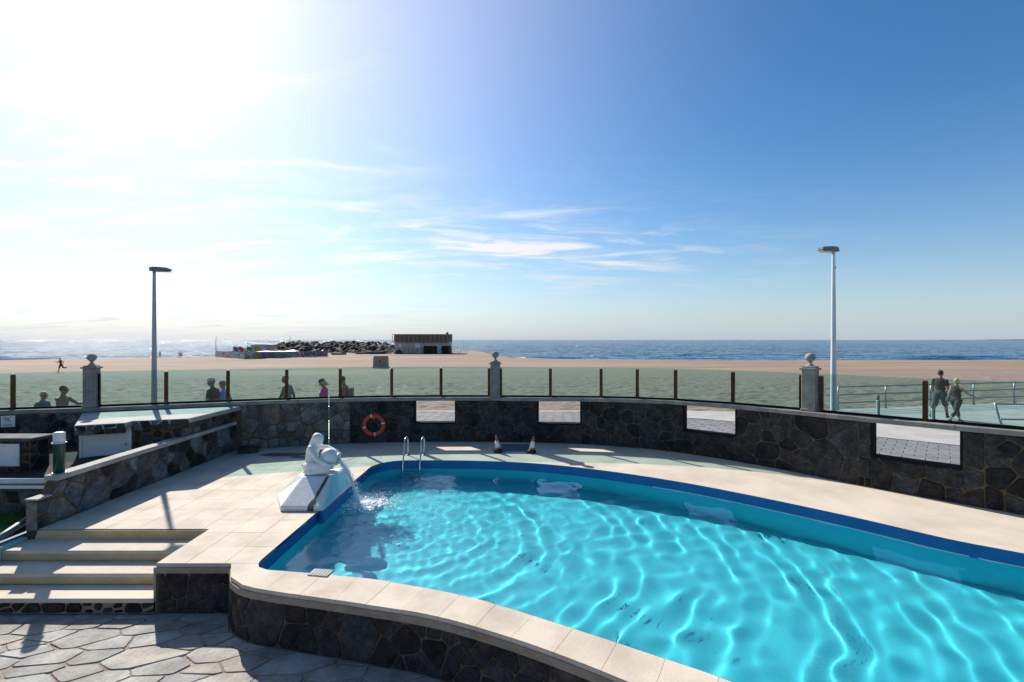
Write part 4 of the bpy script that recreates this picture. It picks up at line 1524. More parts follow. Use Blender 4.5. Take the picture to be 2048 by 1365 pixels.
# ================================================================== BODIES: one continuous surface grown round a skeleton
def grow(name, prims, mats, voxel, parent=None, smooth=6):
    """prims: ('cap', a, b, ra, rb, region) or ('ell', centre, radii, region[, rotation matrix]); mats: region -> material.
    All shapes are fused into one skin; each face takes the material of the region it belongs to."""
    b = MB()
    for p in prims:
        if p[0] == 'cap':
            _, a, c, ra, rb, _r = p
            b.tube([a, c], [ra, rb], 14)
            b.blob(a, (ra, ra, ra), 0, 0, 12, 8); b.blob(c, (rb, rb, rb), 0, 0, 12, 8)
        else:
            st = len(b.v)
            b.blob((0, 0, 0), p[2], 0, 0, 16, 12)
            R_ = p[4] if len(p) > 4 else Matrix.Identity(3)
            for i in range(st, len(b.v)):
                b.v[i] = tuple(R_ @ Vector(b.v[i]) + Vector(p[1]))
    regions = list(mats)
    tmp = b.build('grow_tmp', mats[regions[0]])
    m1 = tmp.modifiers.new('r', 'REMESH'); m1.mode = 'VOXEL'; m1.voxel_size = voxel
    m2 = tmp.modifiers.new('s', 'SMOOTH'); m2.factor = .5; m2.iterations = smooth
    dg = bpy.context.evaluated_depsgraph_get()
    me = bpy.data.meshes.new_from_object(tmp.evaluated_get(dg), depsgraph=dg)
    old = tmp.data
    bpy.data.objects.remove(tmp); bpy.data.meshes.remove(old)
    me.name = name
    me.materials.clear()
    for r in regions: me.materials.append(mats[r])
    n = len(me.polygons)
    co = np.empty(n * 3); me.polygons.foreach_get('center', co); co = co.reshape(-1, 3)
    D = []
    for p in prims:
        if p[0] == 'cap':
            a, c = np.array(p[1]), np.array(p[2])
            ab = c - a
            t = np.clip(((co - a) @ ab) / max(1e-9, ab @ ab), 0, 1)
            D.append(np.linalg.norm(co - (a + t[:, None] * ab), axis=1) - (p[3] + (p[4] - p[3]) * t))
        else:
            q = co - np.array(p[1])
            if len(p) > 4: q = q @ np.array(p[4])
            r = np.array(p[2])
            D.append((np.linalg.norm(q / r, axis=1) - 1) * r.min())
    reg = np.array([regions.index(p[5] if p[0] == 'cap' else p[3]) for p in prims])
    me.polygons.foreach_set('material_index', reg[np.argmin(np.array(D), axis=0)].astype(np.int32))
    me.polygons.foreach_set('use_smooth', [True] * n)
    me.update()
    o = bpy.data.objects.new(name, me)
    col.objects.link(o)
    if parent: o.parent = parent
    return o


SKIN = mk('skin', (.36, .20, .135), (.44, .26, .18), 6, .55)
SKIN_TAN = mk('tanned_skin', (.25, .13, .085), (.33, .175, .115), 6, .55)
SKIN_DARK = mk('deeply_tanned_skin', (.10, .05, .035), (.14, .07, .05), 6, .55)
H_DARK = mk('dark_hair', (.012, .009, .007), (.03, .022, .016), 40, .6, .4, 120)
H_BLOND = mk('blonde_hair', (.42, .32, .14), (.58, .46, .24), 40, .6, .4, 120)
H_GREY = mk('grey_hair', (.14, .13, .12), (.24, .22, .20), 40, .6, .4, 120)
SHOE = cloth('black_shoe', (.012, .012, .013))
C = dict(navy=cloth('navy_cloth', (.012, .016, .035)), sky=cloth('light_blue_cloth', (.16, .34, .62)), grey=cloth('grey_cloth', (.16, .17, .18)),
         pink=cloth('pink_cloth', (.75, .03, .30)), black=cloth('black_cloth', (.012, .012, .014)), teal=cloth('dark_teal_cloth', (.03, .065, .075)),
         char=cloth('charcoal_cloth', (.03, .03, .032)), blue=cloth('blue_cloth', (.05, .14, .22)), red=cloth('dark_red_cloth', (.16, .015, .02)),
         white=cloth('white_cloth', (.62, .62, .60)), beige=cloth('beige_cloth', (.33, .28, .22)), denim=cloth('denim_cloth', (.06, .09, .15)))


def person(loc, head, label, group, h=1.75, top='grey', bottom='denim', skin=SKIN, hair=H_DARK, lean=.04, nod=0.0, aL=(.35, .35, .10), aR=(-.35, .3, .10),
           lL=(.35, .1), lR=(-.3, .35), sleeve=.55, shorts=True, girth=1.0, extras=(), voxel=.014, shoes=SHOE, female=False, longhair=False, socks=None, trouser=None):
    """walking figure; faces local +x. arms (swing, elbow, outward), legs (swing, knee); swing is forward"""
    s = h / 1.75
    rot_l = Matrix.Rotation(lean, 3, 'Y')
    hip = Vector((0, 0, .93))
    def up_(v): return hip + rot_l @ (Vector(v) - hip)
    P = []
    g = girth
    tr = 'top' if top else 'skin'
    sw = .165 if female else .185
    P += [('ell', up_((-.005, 0, 1.28)), (.105 * g, .150 * (.5 + .5 * g) * (1 if female else 1.06), .19), tr, rot_l),
          ('ell', up_((.015 * g, 0, 1.10)), (.105 * g, .138 * g, .15), tr, rot_l),
          ('ell', (0, 0, .955), (.112 * g, .158 * g, .115), 'bottom'),
          ('cap', up_((-.01, 0, 1.46)), up_((-.01, -sw * .92, 1.385)), .052, .05, tr), ('cap', up_((-.01, 0, 1.46)), up_((-.01, sw * .92, 1.385)), .052, .05, tr),
          ('cap', up_((-.01, 0, 1.43)), up_((.012, 0, 1.54)), .057, .052, 'skin')]
    if female:
        P += [('ell', up_((.085 * g, y, 1.27)), (.06, .065, .065), tr) for y in (-.07, .07)]
    # head
    nm = rot_l @ Matrix.Rotation(nod, 3, 'Y')
    nb = up_((.012, 0, 1.53))
    def hd(v): return nb + nm @ Vector(v)
    P += [('ell', hd((.012, 0, .10)), (.092, .074, .115), 'skin', nm), ('ell', hd((.045, 0, .055)), (.055, .052, .06), 'skin', nm),
          ('cap', hd((.098, 0, .105)), hd((.116, 0, .075)), .012, .016, 'skin'),
          ('ell', hd((.005, .077, .09)), (.02, .010, .03), 'skin', nm), ('ell', hd((.005, -.077, .09)), (.02, .010, .03), 'skin', nm),
          ('cap', hd((.088, -.02, .035)), hd((.088, .02, .035)), .010, .010, 'skin'),
          ('ell', hd((-.016, 0, .135)), (.092, .083, .098), 'hair', nm)]
    if longhair:
        P += [('ell', hd((-.055, 0, .07)), (.06, .085, .10), 'hair', nm), ('cap', hd((-.09, 0, .10)), hd((-.13, 0, -.02)), .04, .02, 'hair')]
    # arms
    for sd, (swg, elb, out) in ((1, aL), (-1, aR)):
        sh = up_((-.01, sd * sw, 1.395))
        def dr(a): return Vector((math.sin(a) * math.cos(out), sd * math.sin(out), -math.cos(a) * math.cos(out)))
        e = sh + dr(swg) * .285
        wr = e + dr(swg + elb) * .25
        if top and sleeve > 0:
            P.append(('cap', sh, sh.lerp(e, sleeve), .056, .052, 'top'))
        P += [('cap', sh, e, .050, .041, 'skin'), ('cap', e, wr, .041, .028, 'skin')]
        f = dr(swg + elb + .08)
        side_ = Vector((0, sd, 0))
        fw = f.cross(side_).normalized() * (1 if sd > 0 else -1)
        pc = wr + f * .055
        P.append(('ell', pc, (.024, .018, .045), 'skin', Matrix((fw, f.cross(fw), f)).transposed()))
        P.append(('cap', wr + f * .02, wr + f * .095, .020, .020, 'skin'))
        for k in range(4):
            kn = pc + f * .04 + fw * (-.027 + .018 * k)
            ln = (.062, .075, .070, .055)[k]
            bend = (f * .8 - side_ * .45).normalized()
            P += [('cap', kn, kn + f * ln * .5, .0095, .009, 'skin'), ('cap', kn + f * ln * .5, kn + f * ln * .5 + bend * ln * .55, .009, .008, 'skin')]
        th = wr + f * .03 + fw * .025
        P.append(('cap', th, th + (f * .6 + fw * .6).normalized() * .055, .011, .0085, 'skin'))
    # legs
    for sd, (swg, kn) in ((1, lL), (-1, lR)):
        hj = Vector((0, sd * .088 * g, .90))
        def dr(a): return Vector((math.sin(a), 0, -math.cos(a)))
        k = hj + dr(swg) * .42
        an = k + dr(swg - kn) * .41
        P += [('cap', hj, k, .083 * g, .056 * g, 'skin'), ('cap', k, an, .055 * g, .036, 'skin'),
              ('ell', k.lerp(an, .28) + Vector((-.018, 0, 0)), (.045 * g, .045 * g, .11), 'skin')]
        if shorts:
            P.append(('cap', hj, hj.lerp(k, .92), .10 * g, .082 * g, 'bottom'))
        else:
            P += [('cap', hj, k, .098 * g, .074 * g, 'bottom'), ('cap', k, k.lerp(an, trouser or .95), .072 * g, .060 * g, 'bottom')]
        if socks:
            P.append(('cap', k.lerp(an, .72), an, .046, .043, 'shoe'))
        ft = dr(1.02 if kn > .25 and swg < 0 else 1.45)
        P += [('cap', an + Vector((-.03, 0, -.03)), an + ft * .17 + Vector((0, sd * .02, -.028)), .040, .034, 'shoe')]
    low = min(min(p[1][2] - p[3], p[2][2] - p[4]) for p in P if p[0] == 'cap' and p[5] == 'shoe')
    t = thing('person', loc, label, 'person', group, rz=head)
    sh_ = Vector((0, 0, -low))
    Q = []
    for p in P:
        if p[0] == 'cap': Q.append(('cap', (Vector(p[1]) + sh_) * s, (Vector(p[2]) + sh_) * s, p[3] * s, p[4] * s, p[5]))
        else: Q.append(('ell', (Vector(p[1]) + sh_) * s, tuple(x * s for x in p[2]), p[3]) + tuple(p[4:]))
    mats = dict(skin=skin, hair=hair, bottom=C[bottom], shoe=shoes)
    if top: mats['top'] = C[top]
    grow('body', Q, mats, voxel, t, 4)
    hm = Matrix.Translation((hd((0, 0, 0)) + sh_) * s) @ nm.to_4x4() @ Matrix.Scale(s, 4)
    for e in extras:
        if e[0] == 'cap':
            b = MB().lathe([(.100, .150), (.101, .175), (.088, .215), (.055, .243), (.012, .252)], n=20, m=hm)
            br = [(math.cos(rad(a)) * .09 + (.075 if abs(a) < 90 else 0), math.sin(rad(a)) * .085) for a in range(-85, 86, 10)]
            bm = MB().prism([(x, y) for x, y in br], .150, .157)
            b.add([hm @ Vector(v) for v in bm.v], bm.f)
            b.build('cap', C[e[1]], t)
        elif e[0] == 'glasses':
            b = MB().box((.088, 0, .108), (.02, .135, .032), 0, .004, hm).box((.03, .078, .115), (.10, .006, .012), 0, 0, hm).box((.03, -.078, .115), (.10, .006, .012), 0, 0, hm)
            b.build('sunglasses', M['black'], t)
        elif e[0] == 'pack':
            bm_ = Matrix.Translation(sh_ * s) @ Matrix.Scale(s, 4)
            b = MB().box(up_((-.185, 0, 1.22)), (.12, .24, .30), 0, .05, bm_)
            b.build('backpack', C[e[1]], t)
        elif e[0] == 'bag':
            bm_ = Matrix.Translation(sh_ * s) @ Matrix.Scale(s, 4)
            b = MB().box((-.02, e[2] * .24, .93), (.22, .09, .16), 0, .03, bm_)
            b.build('shoulder_bag', C[e[1]], t)
            MB().tube([bm_ @ Vector((-.02, e[2] * .22, 1.0)), bm_ @ up_((-.13, 0, 1.30)), bm_ @ up_((-.02, -e[2] * .10, 1.46))], .010 * s, 8).build('bag_strap', C[e[1]], t)
    return t


def at_px(px, y, z=PROM + .012): return Vector(((px - 1024) / F * y, y, z))


PI = math.pi
gp = 'people walking along the promenade'
person(at_px(1880, 17.7), rad(24), 'man in black t-shirt and dark shorts walking away beside the railing', gp, 1.79, 'black', 'teal', SKIN_TAN, H_DARK, .03, .05,
       (.12, .25, .16), (.10, .35, .14), (-.32, .30), (.34, .06), .6, True, 1.12, (), .012, SHOE, socks=True)
person(at_px(1912, 16.9), rad(12), 'blonde woman in black top and cropped trousers walking with arm swung out', gp, 1.58, 'black', 'char', SKIN, H_BLOND, .02, .06,
       (-.25, .25, .12), (.75, .25, .35), (.42, .05), (-.38, .35), 0.0, False, 1.14, (('bag', 'blue', 1),), .012, SHOE, True, trouser=.55)
person(at_px(427, 14.15, PROM), PI, 'man in navy shirt and white cap walking behind the glass', gp, 1.80, 'navy', 'denim', SKIN_TAN, H_GREY, .05, .12, (.15, .3, .10), (-.2, .3, .1),
       girth=1.2, extras=(('cap', 'white'),))
person(at_px(449, 14.7, PROM), PI, 'shorter person in light blue shirt and grey cap half hidden by a post', gp, 1.66, 'sky', 'beige', SKIN, H_GREY, .05, .1, extras=(('cap', 'grey'),))
person(at_px(576, 14.9, PROM), PI, 'man in plain grey shirt walking behind a bronze post', gp, 1.83, 'grey', 'blue', SKIN_DARK, H_GREY, .06, .2, girth=1.12)
person(at_px(650, 15.1, PROM), PI, 'woman in bright pink shirt looking down behind the glass', gp, 1.70, 'pink', 'beige', SKIN_TAN, H_BLOND, .05, .35, (.3, 1.4, .1), (.25, 1.2, .1),
       female=True, longhair=True, extras=(('cap', 'char'),))
person(at_px(692, 15.1, PROM), PI, 'shirtless tanned man carrying a backpack behind the glass', gp, 1.80, None, 'blue', SKIN_TAN, H_DARK, .10, .30, extras=(('pack', 'grey'),))
person(at_px(84, 12.95, PROM), 0, 'short blonde woman in blue top and sunglasses left of the stone pillar', gp, 1.53, 'blue', 'white', SKIN, H_BLOND, .05, .08, female=True, extras=(('glasses',),), sleeve=.3)
person(at_px(124, 12.9, PROM), rad(5), 'shirtless dark haired man in sunglasses beside the stone pillar', gp, 1.70, None, 'blue', SKIN_TAN, H_DARK, .05, 0.0, (.9, .75, .15), (.75, .7, .12), girth=1.1, extras=(('glasses',),))

def beach_at(px, y):
    x = (px - 1024) / F * y
    return Vector((x, y, float(sand_z(np.array(x), np.array(y))) + .02))
person(beach_at(122, 58.7), PI, 'runner in dark red shorts and vest jogging over the sand', 'people on the beach', 1.75, 'red', 'red', SKIN_DARK, H_DARK, .16, .05, (.8, 1.3, .1), (-.7, 1.3, .1), (.35, .15), (-.55, 1.2), .1, voxel=.02)
person(beach_at(320, 122), PI, 'lone bather walking by the glittering sea right of the grey lamp', 'people on the beach', 1.72, None, 'red', SKIN_DARK, H_DARK, voxel=.025)
person(beach_at(359, 128), PI, 'left one of two bathers side by side near the water', 'people on the beach', 1.66, 'navy', 'char', SKIN_DARK, H_DARK, voxel=.025)
person(beach_at(363, 128.6), PI, 'right one of two bathers side by side near the water', 'people on the beach', 1.78, None, 'red', SKIN_DARK, H_DARK, voxel=.025)

# ================================================================== FOUNTAIN
fo = thing('fountain', (-3.85, 9.25, 0), 'white fountain statue of a kneeling figure pouring from a jug into the pool', 'fountain')
FOO = Vector((-3.85, 9.25, 0))
bot = [(-4.42, 9.10), (-4.05, 8.45), (-3.30, 8.45), (-3.30, 10.05), (-4.0, 10.1), (-4.42, 9.65)]
top = [(-4.02, 9.12), (-3.88, 8.98), (-3.36, 8.98), (-3.34, 9.58), (-3.88, 9.62), (-4.02, 9.48)]
PH = .46
vs_ = [(x, y, 0) for x, y in bot] + [(x, y, .085) for x, y in bot] + [(x, y, PH) for x, y in top]
b = MB(); b.add(vs_, [(5, 4, 3, 2, 1, 0), tuple(range(12, 18))] + [(k * 6 + i, k * 6 + (i + 1) % 6, k * 6 + 6 + (i + 1) % 6, k * 6 + 6 + i) for k in range(2) for i in range(6)])
pl = b.build('plinth', M['plinth'], fo, FOO)
sb = pl.modifiers.new('bevel', 'BEVEL'); sb.width = .018; sb.segments = 2
# pool side: pale blue face with two ribs and a blue foot down to the water
b = MB(); b.add([(-3.295, 8.62, .09), (-3.295, 9.95, .09), (-3.338, 9.50, .44), (-3.352, 9.05, .44), (-3.283, 8.62, .09), (-3.283, 9.95, .09), (-3.326, 9.50, .44), (-3.340, 9.05, .44)],
                [(0, 3, 2, 1), (4, 5, 6, 7), (0, 1, 5, 4), (1, 2, 6, 5), (2, 3, 7, 6), (3, 0, 4, 7)])
o = b.build('spill_face', M['pale_blue'], pl)
o.location = -FOO
MB().box((-3.34, 9.25, -.125), (.09, 1.62, .24), 0, .012).build('foot', M['band'], fo, FOO)
r_ = random.Random(2)
st = MB()
prev = None
for k in range(15):
    t = k / 14
    w_ = .018 + .022 * (.5 + .5 * mnoise.noise(Vector((t * 5, 1, 2)))) + .02 * (t > .8)
    y = 8.98 + (8.45 - 8.98) * t; z = PH + (.085 - PH) * t
    x = -3.42 - .10 * t + .012 * mnoise.noise(Vector((t * 7, 4, 2)))
    nv = Vector((0, -.577, .817)) * .004
    cur = (Vector((x - w_, y, z)) + nv, Vector((x + w_, y, z)) + nv)
    if prev: st.poly([prev[0], cur[0], cur[1], prev[1]])
    prev = cur
st.poly([prev[0], prev[0] + Vector((-.01, -.004, -.083)), prev[1] + Vector((.01, -.004, -.083)), prev[1]])
o = st.build('algae_stain', M['stain'], pl); o.location = -FOO
# kneeling figure
V = Vector
sp = [('ell', V((-3.83, 9.27, .60)), (.15, .16, .14), 's'), ('cap', V((-3.83, 9.26, .66)), V((-3.82, 9.26, .88)), .125, .115, 's'),
      ('ell', V((-3.79, 9.26, .90)), (.10, .15, .10), 's'), ('cap', V((-3.82, 9.15, .945)), V((-3.79, 9.38, .945)), .055, .055, 's'),
      ('cap', V((-3.79, 9.26, .97)), V((-3.735, 9.25, 1.06)), .050, .047, 's'),
      ('ell', V((-3.690, 9.24, 1.105)), (.088, .076, .100), 's', Matrix.Rotation(.8, 3, 'Y')), ('ell', V((-3.725, 9.245, 1.135)), (.090, .086, .086), 's'),
      ('cap', V((-3.76, 9.25, 1.13)), V((-3.845, 9.255, .97)), .062, .05, 's'), ('cap', V((-3.625, 9.235, 1.055)), V((-3.612, 9.235, 1.038)), .013, .015, 's'),
      ('ell', V((-3.655, 9.24, 1.035)), (.042, .042, .04), 's'),
      # near arm under the jug, far arm over it
      ('cap', V((-3.80, 9.13, .925)), V((-3.645, 9.045, .755)), .052, .043, 's'), ('cap', V((-3.645, 9.045, .755)), V((-3.45, 9.075, .645)), .043, .033, 's'),
      ('ell', V((-3.415, 9.09, .635)), (.045, .035, .022), 's'),
      ('cap', V((-3.78, 9.39, .925)), V((-3.60, 9.45, .90)), .052, .042, 's'), ('cap', V((-3.60, 9.45, .90)), V((-3.46, 9.39, .865)), .042, .032, 's'),
      ('ell', V((-3.43, 9.36, .865)), (.05, .035, .022), 's')]
for k in range(4):
    sp.append(('cap', V((-3.395, 9.075 + .016 * k, .63)), V((-3.345, 9.085 + .018 * k, .655)), .0105, .009, 's'))
    sp.append(('cap', V((-3.40, 9.34 + .016 * k, .862)), V((-3.355, 9.33 + .016 * k, .838)), .0105, .009, 's'))
sp += [('cap', V((-3.43, 9.06, .64)), V((-3.40, 9.05, .675)), .012, .010, 's'), ('cap', V((-3.44, 9.33, .87)), V((-3.41, 9.30, .875)), .012, .010, 's'),
       # folded legs: thighs forward, shins tucked back beneath
       ('cap', V((-3.82, 9.17, .585)), V((-3.50, 9.10, .585)), .115, .082, 's'), ('cap', V((-3.82, 9.36, .585)), V((-3.52, 9.42, .585)), .115, .082, 's'),
       ('cap', V((-3.50, 9.10, .545)), V((-3.80, 9.05, .51)), .070, .045, 's'), ('cap', V((-3.52, 9.42, .545)), V((-3.82, 9.44, .51)), .070, .045, 's'),
       ('cap', V((-3.80, 9.05, .505)), V((-3.92, 9.12, .50)), .042, .030, 's'), ('cap', V((-3.82, 9.44, .505)), V((-3.92, 9.38, .50)), .042, .030, 's'),
       ('ell', V((-3.81, 9.26, .585)), (.185, .19, .135), 's')]
fig = grow('figure', [(('cap', p[1] - FOO, p[2] - FOO) + p[3:]) if p[0] == 'cap' else (('ell', p[1] - FOO) + p[2:]) for p in sp], {'s': M['statue']}, .011, fo, 5)
jm = Matrix.Translation(V((-3.62, 9.245, .80)) - FOO) @ Matrix.Rotation(rad(104), 4, 'Y')
jug = MB().lathe([(.04, -.02), (.085, -.01), (.13, .03), (.158, .09), (.163, .14), (.148, .20), (.120, .245), (.104, .265), (.108, .285), (.124, .298), (.126, .312), (.112, .315), (.096, .29), (.09, .2)], n=28, m=jm)
jug.build('jug', M['statue'], fo)

jet = MB()
r_ = random.Random(9)
A0, A1 = V((-3.325, 9.245, .70)), V((-2.93, 9.33, WATER))
def jet_pt(t): return V((A0.x + (A1.x - A0.x) * t, A0.y + (A1.y - A0.y) * t, A0.z + (A1.z - A0.z) * (.25 * t + .75 * t * t)))
for k in range(7):
    ox, oy = r_.uniform(-.03, .03), r_.uniform(-.045, .045)
    pts, rs = [], []
    for i in range(22):
        t = i / 21
        wv = V((mnoise.noise(V((t * 6, k, 0))), mnoise.noise(V((t * 6, k, 5))), 0)) * .022 * (0.3 + t)
        pts.append(jet_pt(t) + V((ox * (1 - .45 * t), oy * (1 - .5 * t), 0)) + wv)
        rs.append((.017 - .006 * t) * (1 + .45 * mnoise.noise(V((t * 11, k, 9)))))
    jet.tube(pts, rs, 7)
for i in range(800):
    t = r_.random() ** .8
    p = jet_pt(t) + V((r_.gauss(0, .026 + .03 * t), r_.gauss(0, .03 + .03 * t), r_.gauss(0, .02)))
    s = r_.uniform(.003, .0085)
    jet.blob(p, (s, s, s * 1.4), i, .2, 5, 4)
tag(jet.build('water_jet', M['spray']), 'white stream of water falling from the statue jug into the pool', 'water', kind='stuff')
spl = MB()
for i in range(700):
    rr = abs(r_.gauss(0, .21)); a = r_.uniform(0, 6.28)
    p = V((SPL[0] - .06 + rr * math.cos(a) * 1.35, SPL[1] - .06 + rr * math.sin(a), WATER + .006 + .05 * math.exp(-(rr / .14) ** 2) * r_.random()))
    s = r_.uniform(.010, .034) * (1 - .4 * min(1, rr / .4))
    spl.blob(p, (s * 1.3, s * 1.1, s * .42), i, .5, 6, 5)
for i in range(900):
    rr = abs(r_.gauss(0, .40)) + .05; a = r_.uniform(-.5, 2.6) if r_.random() < .72 else r_.uniform(0, 6.28)
    z = WATER + .004 + (abs(r_.gauss(0, .05)) if rr < .5 else abs(r_.gauss(0, .012)))
    s = r_.uniform(.003, .0085)
    spl.blob(V((SPL[0] + rr * math.cos(a) * 1.3, SPL[1] + rr * math.sin(a), z)), (s * 1.2, s * 1.2, s), i, .2, 5, 4)
tag(spl.build('splash_foam', M['foam']), 'white foaming splash where the jet hits the pool water', 'splash', kind='stuff')

# ================================================================== POOL SIDE THINGS
lad = thing('pool_ladder', (-2.5, 12.3, 0), 'stainless steel pool ladder with two hooped handrails at the far edge', 'ladder')
LO = V((-2.5, 12.3, 0))
for x in (-2.70, -2.28):
    pts = [(x, 12.56, 0), (x, 12.56, .30)] + [(x, 12.35 + .21 * math.cos(rad(a)), .34 + .17 * math.sin(rad(a))) for a in range(0, 181, 15)] + [(x, 12.06, .12), (x, 11.95, -.12), (x, 11.93, -.5), (x, 11.93, -1.25)]
    hr = MB().tube(pts, .021, 12).build('handrail', M['chrome'], lad, LO)
    MB().lathe([(.055, 0), (.055, .012), (.03, .022)], (x, 12.56, .001), n=16).build('flange', M['chrome'], lad, LO)
for z in (-.42, -.70, -.98):
    MB().box((-2.49, 11.93, z), (.40, .08, .025), 0, .008).build('tread', M['chrome'], lad, LO)

u = WP.u_px(747, -.1)
q = WP.at(u, -.085)
lb = thing('lifebuoy', (q.x, q.y, .53), 'orange lifebuoy ring hanging on the dark stone wall', 'lifebuoy', rz=WP.dir(u))
R0, r0 = .268, .058
b = MB()
for i in range(36):
    for k in range(14):
        a, t = 2 * PI * i / 36, 2 * PI * k / 14
        b.v.append(((R0 + r0 * math.cos(t)) * math.cos(a), r0 * .8 * math.sin(t), (R0 + r0 * math.cos(t)) * math.sin(a)))
for i in range(36):
    for k in range(14):
        b.f.append((i * 14 + k, i * 14 + (k + 1) % 14, ((i + 1) % 36) * 14 + (k + 1) % 14, ((i + 1) % 36) * 14 + k)); b.s.append(True)
b.build('ring', M['orange'], lb)
for a0 in (8, 100, 190, 275):
    b = MB()
    for i in range(3):
        for k in range(14):
            a, t = rad(a0 + i * 3.2), 2 * PI * k / 14
            rr = r0 + .003
            b.v.append(((R0 + rr * math.cos(t)) * math.cos(a), rr * .8 * math.sin(t), (R0 + rr * math.cos(t)) * math.sin(a)))
    for i in range(2):
        for k in range(14):
            b.f.append((i * 14 + k, i * 14 + (k + 1) % 14, (i + 1) * 14 + (k + 1) % 14, (i + 1) * 14 + k)); b.s.append(True)
    b.build('reflective_tape', M['reflective'], lb)
MB().tube([(R0 * 1.33 * math.cos(rad(a)) * (1 - .10 * abs(math.sin(rad(2 * a)))), -.02, R0 * 1.33 * math.sin(rad(a)) * (1 - .10 * abs(math.sin(rad(2 * a))))) for a in range(0, 361, 12)], .006, 6, cap=False).build('grab_rope', M['orange'], lb)
MB().box((0, .05, .20), (.03, .07, .02)).build('hook', M['steel'], lb)

for px, py, tilt, lab in ((996.5, 905.5, -.13, 'red and white traffic cone left of the grey cover plate'), (1063, 906.5, .12, 'red and white traffic cone right of the grey cover plate')):
    g = G(px, py)
    t = thing('traffic_cone', g, lab, 'cone', 'traffic cones by the cover plate')
    cm = Matrix.Rotation(tilt, 4, 'Y')
    MB().lathe([(.125, .0), (.13, .02), (.125, .055), (.09, .085), (.078, .10)], n=8, m=Matrix.Translation((0, 0, .012)) @ Matrix.Rotation(tilt * .5, 4, 'Y')).build('rubber_base', M['black'], t)
    MB().lathe([(.080, .085), (.069, .145)], n=20, m=cm).lathe([(.046, .325), (.026, .435), (.022, .445), (.010, .448)], n=20, m=cm).build('cone_body', M['cone'], t)
    MB().lathe([(.0695, .146), (.0465, .324)], n=20, m=cm).build('reflective_sleeve', M['reflective'], t)
g = G(1031, 897)
cv = thing('cover_plate', (g.x, 13.36, 0), 'flat blue grey metal inspection cover between the two cones', 'cover')
MB().box((0, 0, .010), (.76, .84, .02), 0, .005).build('lid', M['plate'], cv)
MB().box((0, 0, .003), (.86, .94, .006)).build('frame', M['joint'], cv)
for sx in (-.25, .25):
    MB().box((sx, .36, .022), (.09, .03, .006)).build('lifting_slot', M['black'], cv)

sk = thing('skimmer_lid', (-2.46, 6.19, 0), 'small perforated metal skimmer lid on the near pool edge', 'lid', rz=rad(-9))
MB().box((0, .02, .006), (.27, .17, .02), 0, .004).build('plate', M['pavement'], sk)
for i in range(5):
    MB().box((-.09 + .045 * i, .02, .0175), (.02, .12, .004)).build('slot', M['lamp_head'], sk)

pole = thing('pool_cleaning_pole', (-4.42, 11.6, 0), 'thin yellowed telescopic cleaning pole leaning on the wall behind the statue', 'pole')
PLO = V((-4.42, 11.6, 0))
p0, p1 = V((-4.38, 11.58, .05)), V((-5.26, 13.90, 1.42))
MB().tube([p0, p0.lerp(p1, .55)], .012, 10).build('lower_tube', M['yellow'], pole, PLO)
MB().tube([p0.lerp(p1, .55), p1], .009, 10).build('upper_tube', M['box'], pole, PLO)
for t in (.30, .55, .78):
    MB().tube([p0.lerp(p1, t), p0.lerp(p1, t + .02)], .016, 10).build('clamp_ring', M['steel'], pole, PLO)
hb = MB()
hb.add([(-5.02, 11.50, .004), (-4.34, 11.50, .004), (-4.34, 11.66, .004), (-5.02, 11.66, .004), (-4.80, 11.55, .13), (-4.36, 11.55, .10), (-4.36, 11.62, .10), (-4.80, 11.62, .13)],
       [(3, 2, 1, 0), (4, 5, 6, 7), (0, 1, 5, 4), (1, 2, 6, 5), (2, 3, 7, 6), (3, 0, 4, 7)])
hb.build('vacuum_head', M['cyan'], pole, PLO)

kb = thing('kerb_stone', (-7.0, 12.85, 0), 'loose dark stone block in the corner of deck and wall', 'stone')
MB().box((0, 0, .085), (.46, .24, .17), rad(18), .02).build('block', M['stone'], kb)
ws = MB()
for (cx_, cy_, rx_, ry_, sd) in ((-5.95, 12.62, .62, .20, 1), (-5.3, 12.35, .35, .09, 2)):
    pts = []
    for i in range(40):
        a = 2 * PI * i / 40
        k = 1 + .35 * mnoise.noise(V((math.cos(a) * 2, math.sin(a) * 2, sd)))
        pts.append((cx_ + rx_ * k * math.cos(a), cy_ + ry_ * k * math.sin(a), .0035))
    ws.poly(pts)
ws.build('damp_stain', mk('damp_stain', (.07, .055, .042), (.20, .165, .13), 5, .55, lo=.3, hi=.7), deck, DO)

# ================================================================== STREET LAMPS, RAILINGS, BOLLARDS
def street_lamp(x, y, ztop, hd_, label, mat, r0=.078, r1=.036):
    t = thing('street_lamp', (x, y, PROM), label, 'street lamp', 'street lamps on the promenade', rz=hd_)
    hgt = ztop - PROM
    MB().lathe([(.15, 0), (.15, .02), (r0 + .02, .03), (r0, .05), (r0 * .93, .8), (r1, hgt - .06), (r1, hgt)], n=20).build('pole', mat, t)
    MB().box((r0 + .001, 0, .75), (.012, .07, .25), 0, .003).build('access_door', mat, t)
    b = MB()
    sec = [(-.09, .085, -.005, .115), (.0, .10, -.015, .13), (.16, .10, -.005, .125), (.34, .095, .012, .11), (.40, .085, .02, .085)]
    for x_, w_, zb, zt in sec:
        b.v += [(x_, -w_, hgt + zb + .02), (x_, -w_ * .7, hgt + zt), (x_, w_ * .7, hgt + zt), (x_, w_, hgt + zb + .02)]
    for i in range(len(sec) - 1):
        for k in range(4):
            k2 = (k + 1) % 4
            b.f.append((i * 4 + k, i * 4 + k2, (i + 1) * 4 + k2, (i + 1) * 4 + k)); b.s.append(False)
    b.f += [(3, 2, 1, 0), tuple(16 + k for k in range(4))]; b.s += [False, False]
    hdm = b.build('lamp_head', M['lamp_head'], t)
    MB().box((.22, 0, hgt + .006), (.36, .15, .02), 0, .004).build('lamp_lens', M['lens'], hdm)
    return t


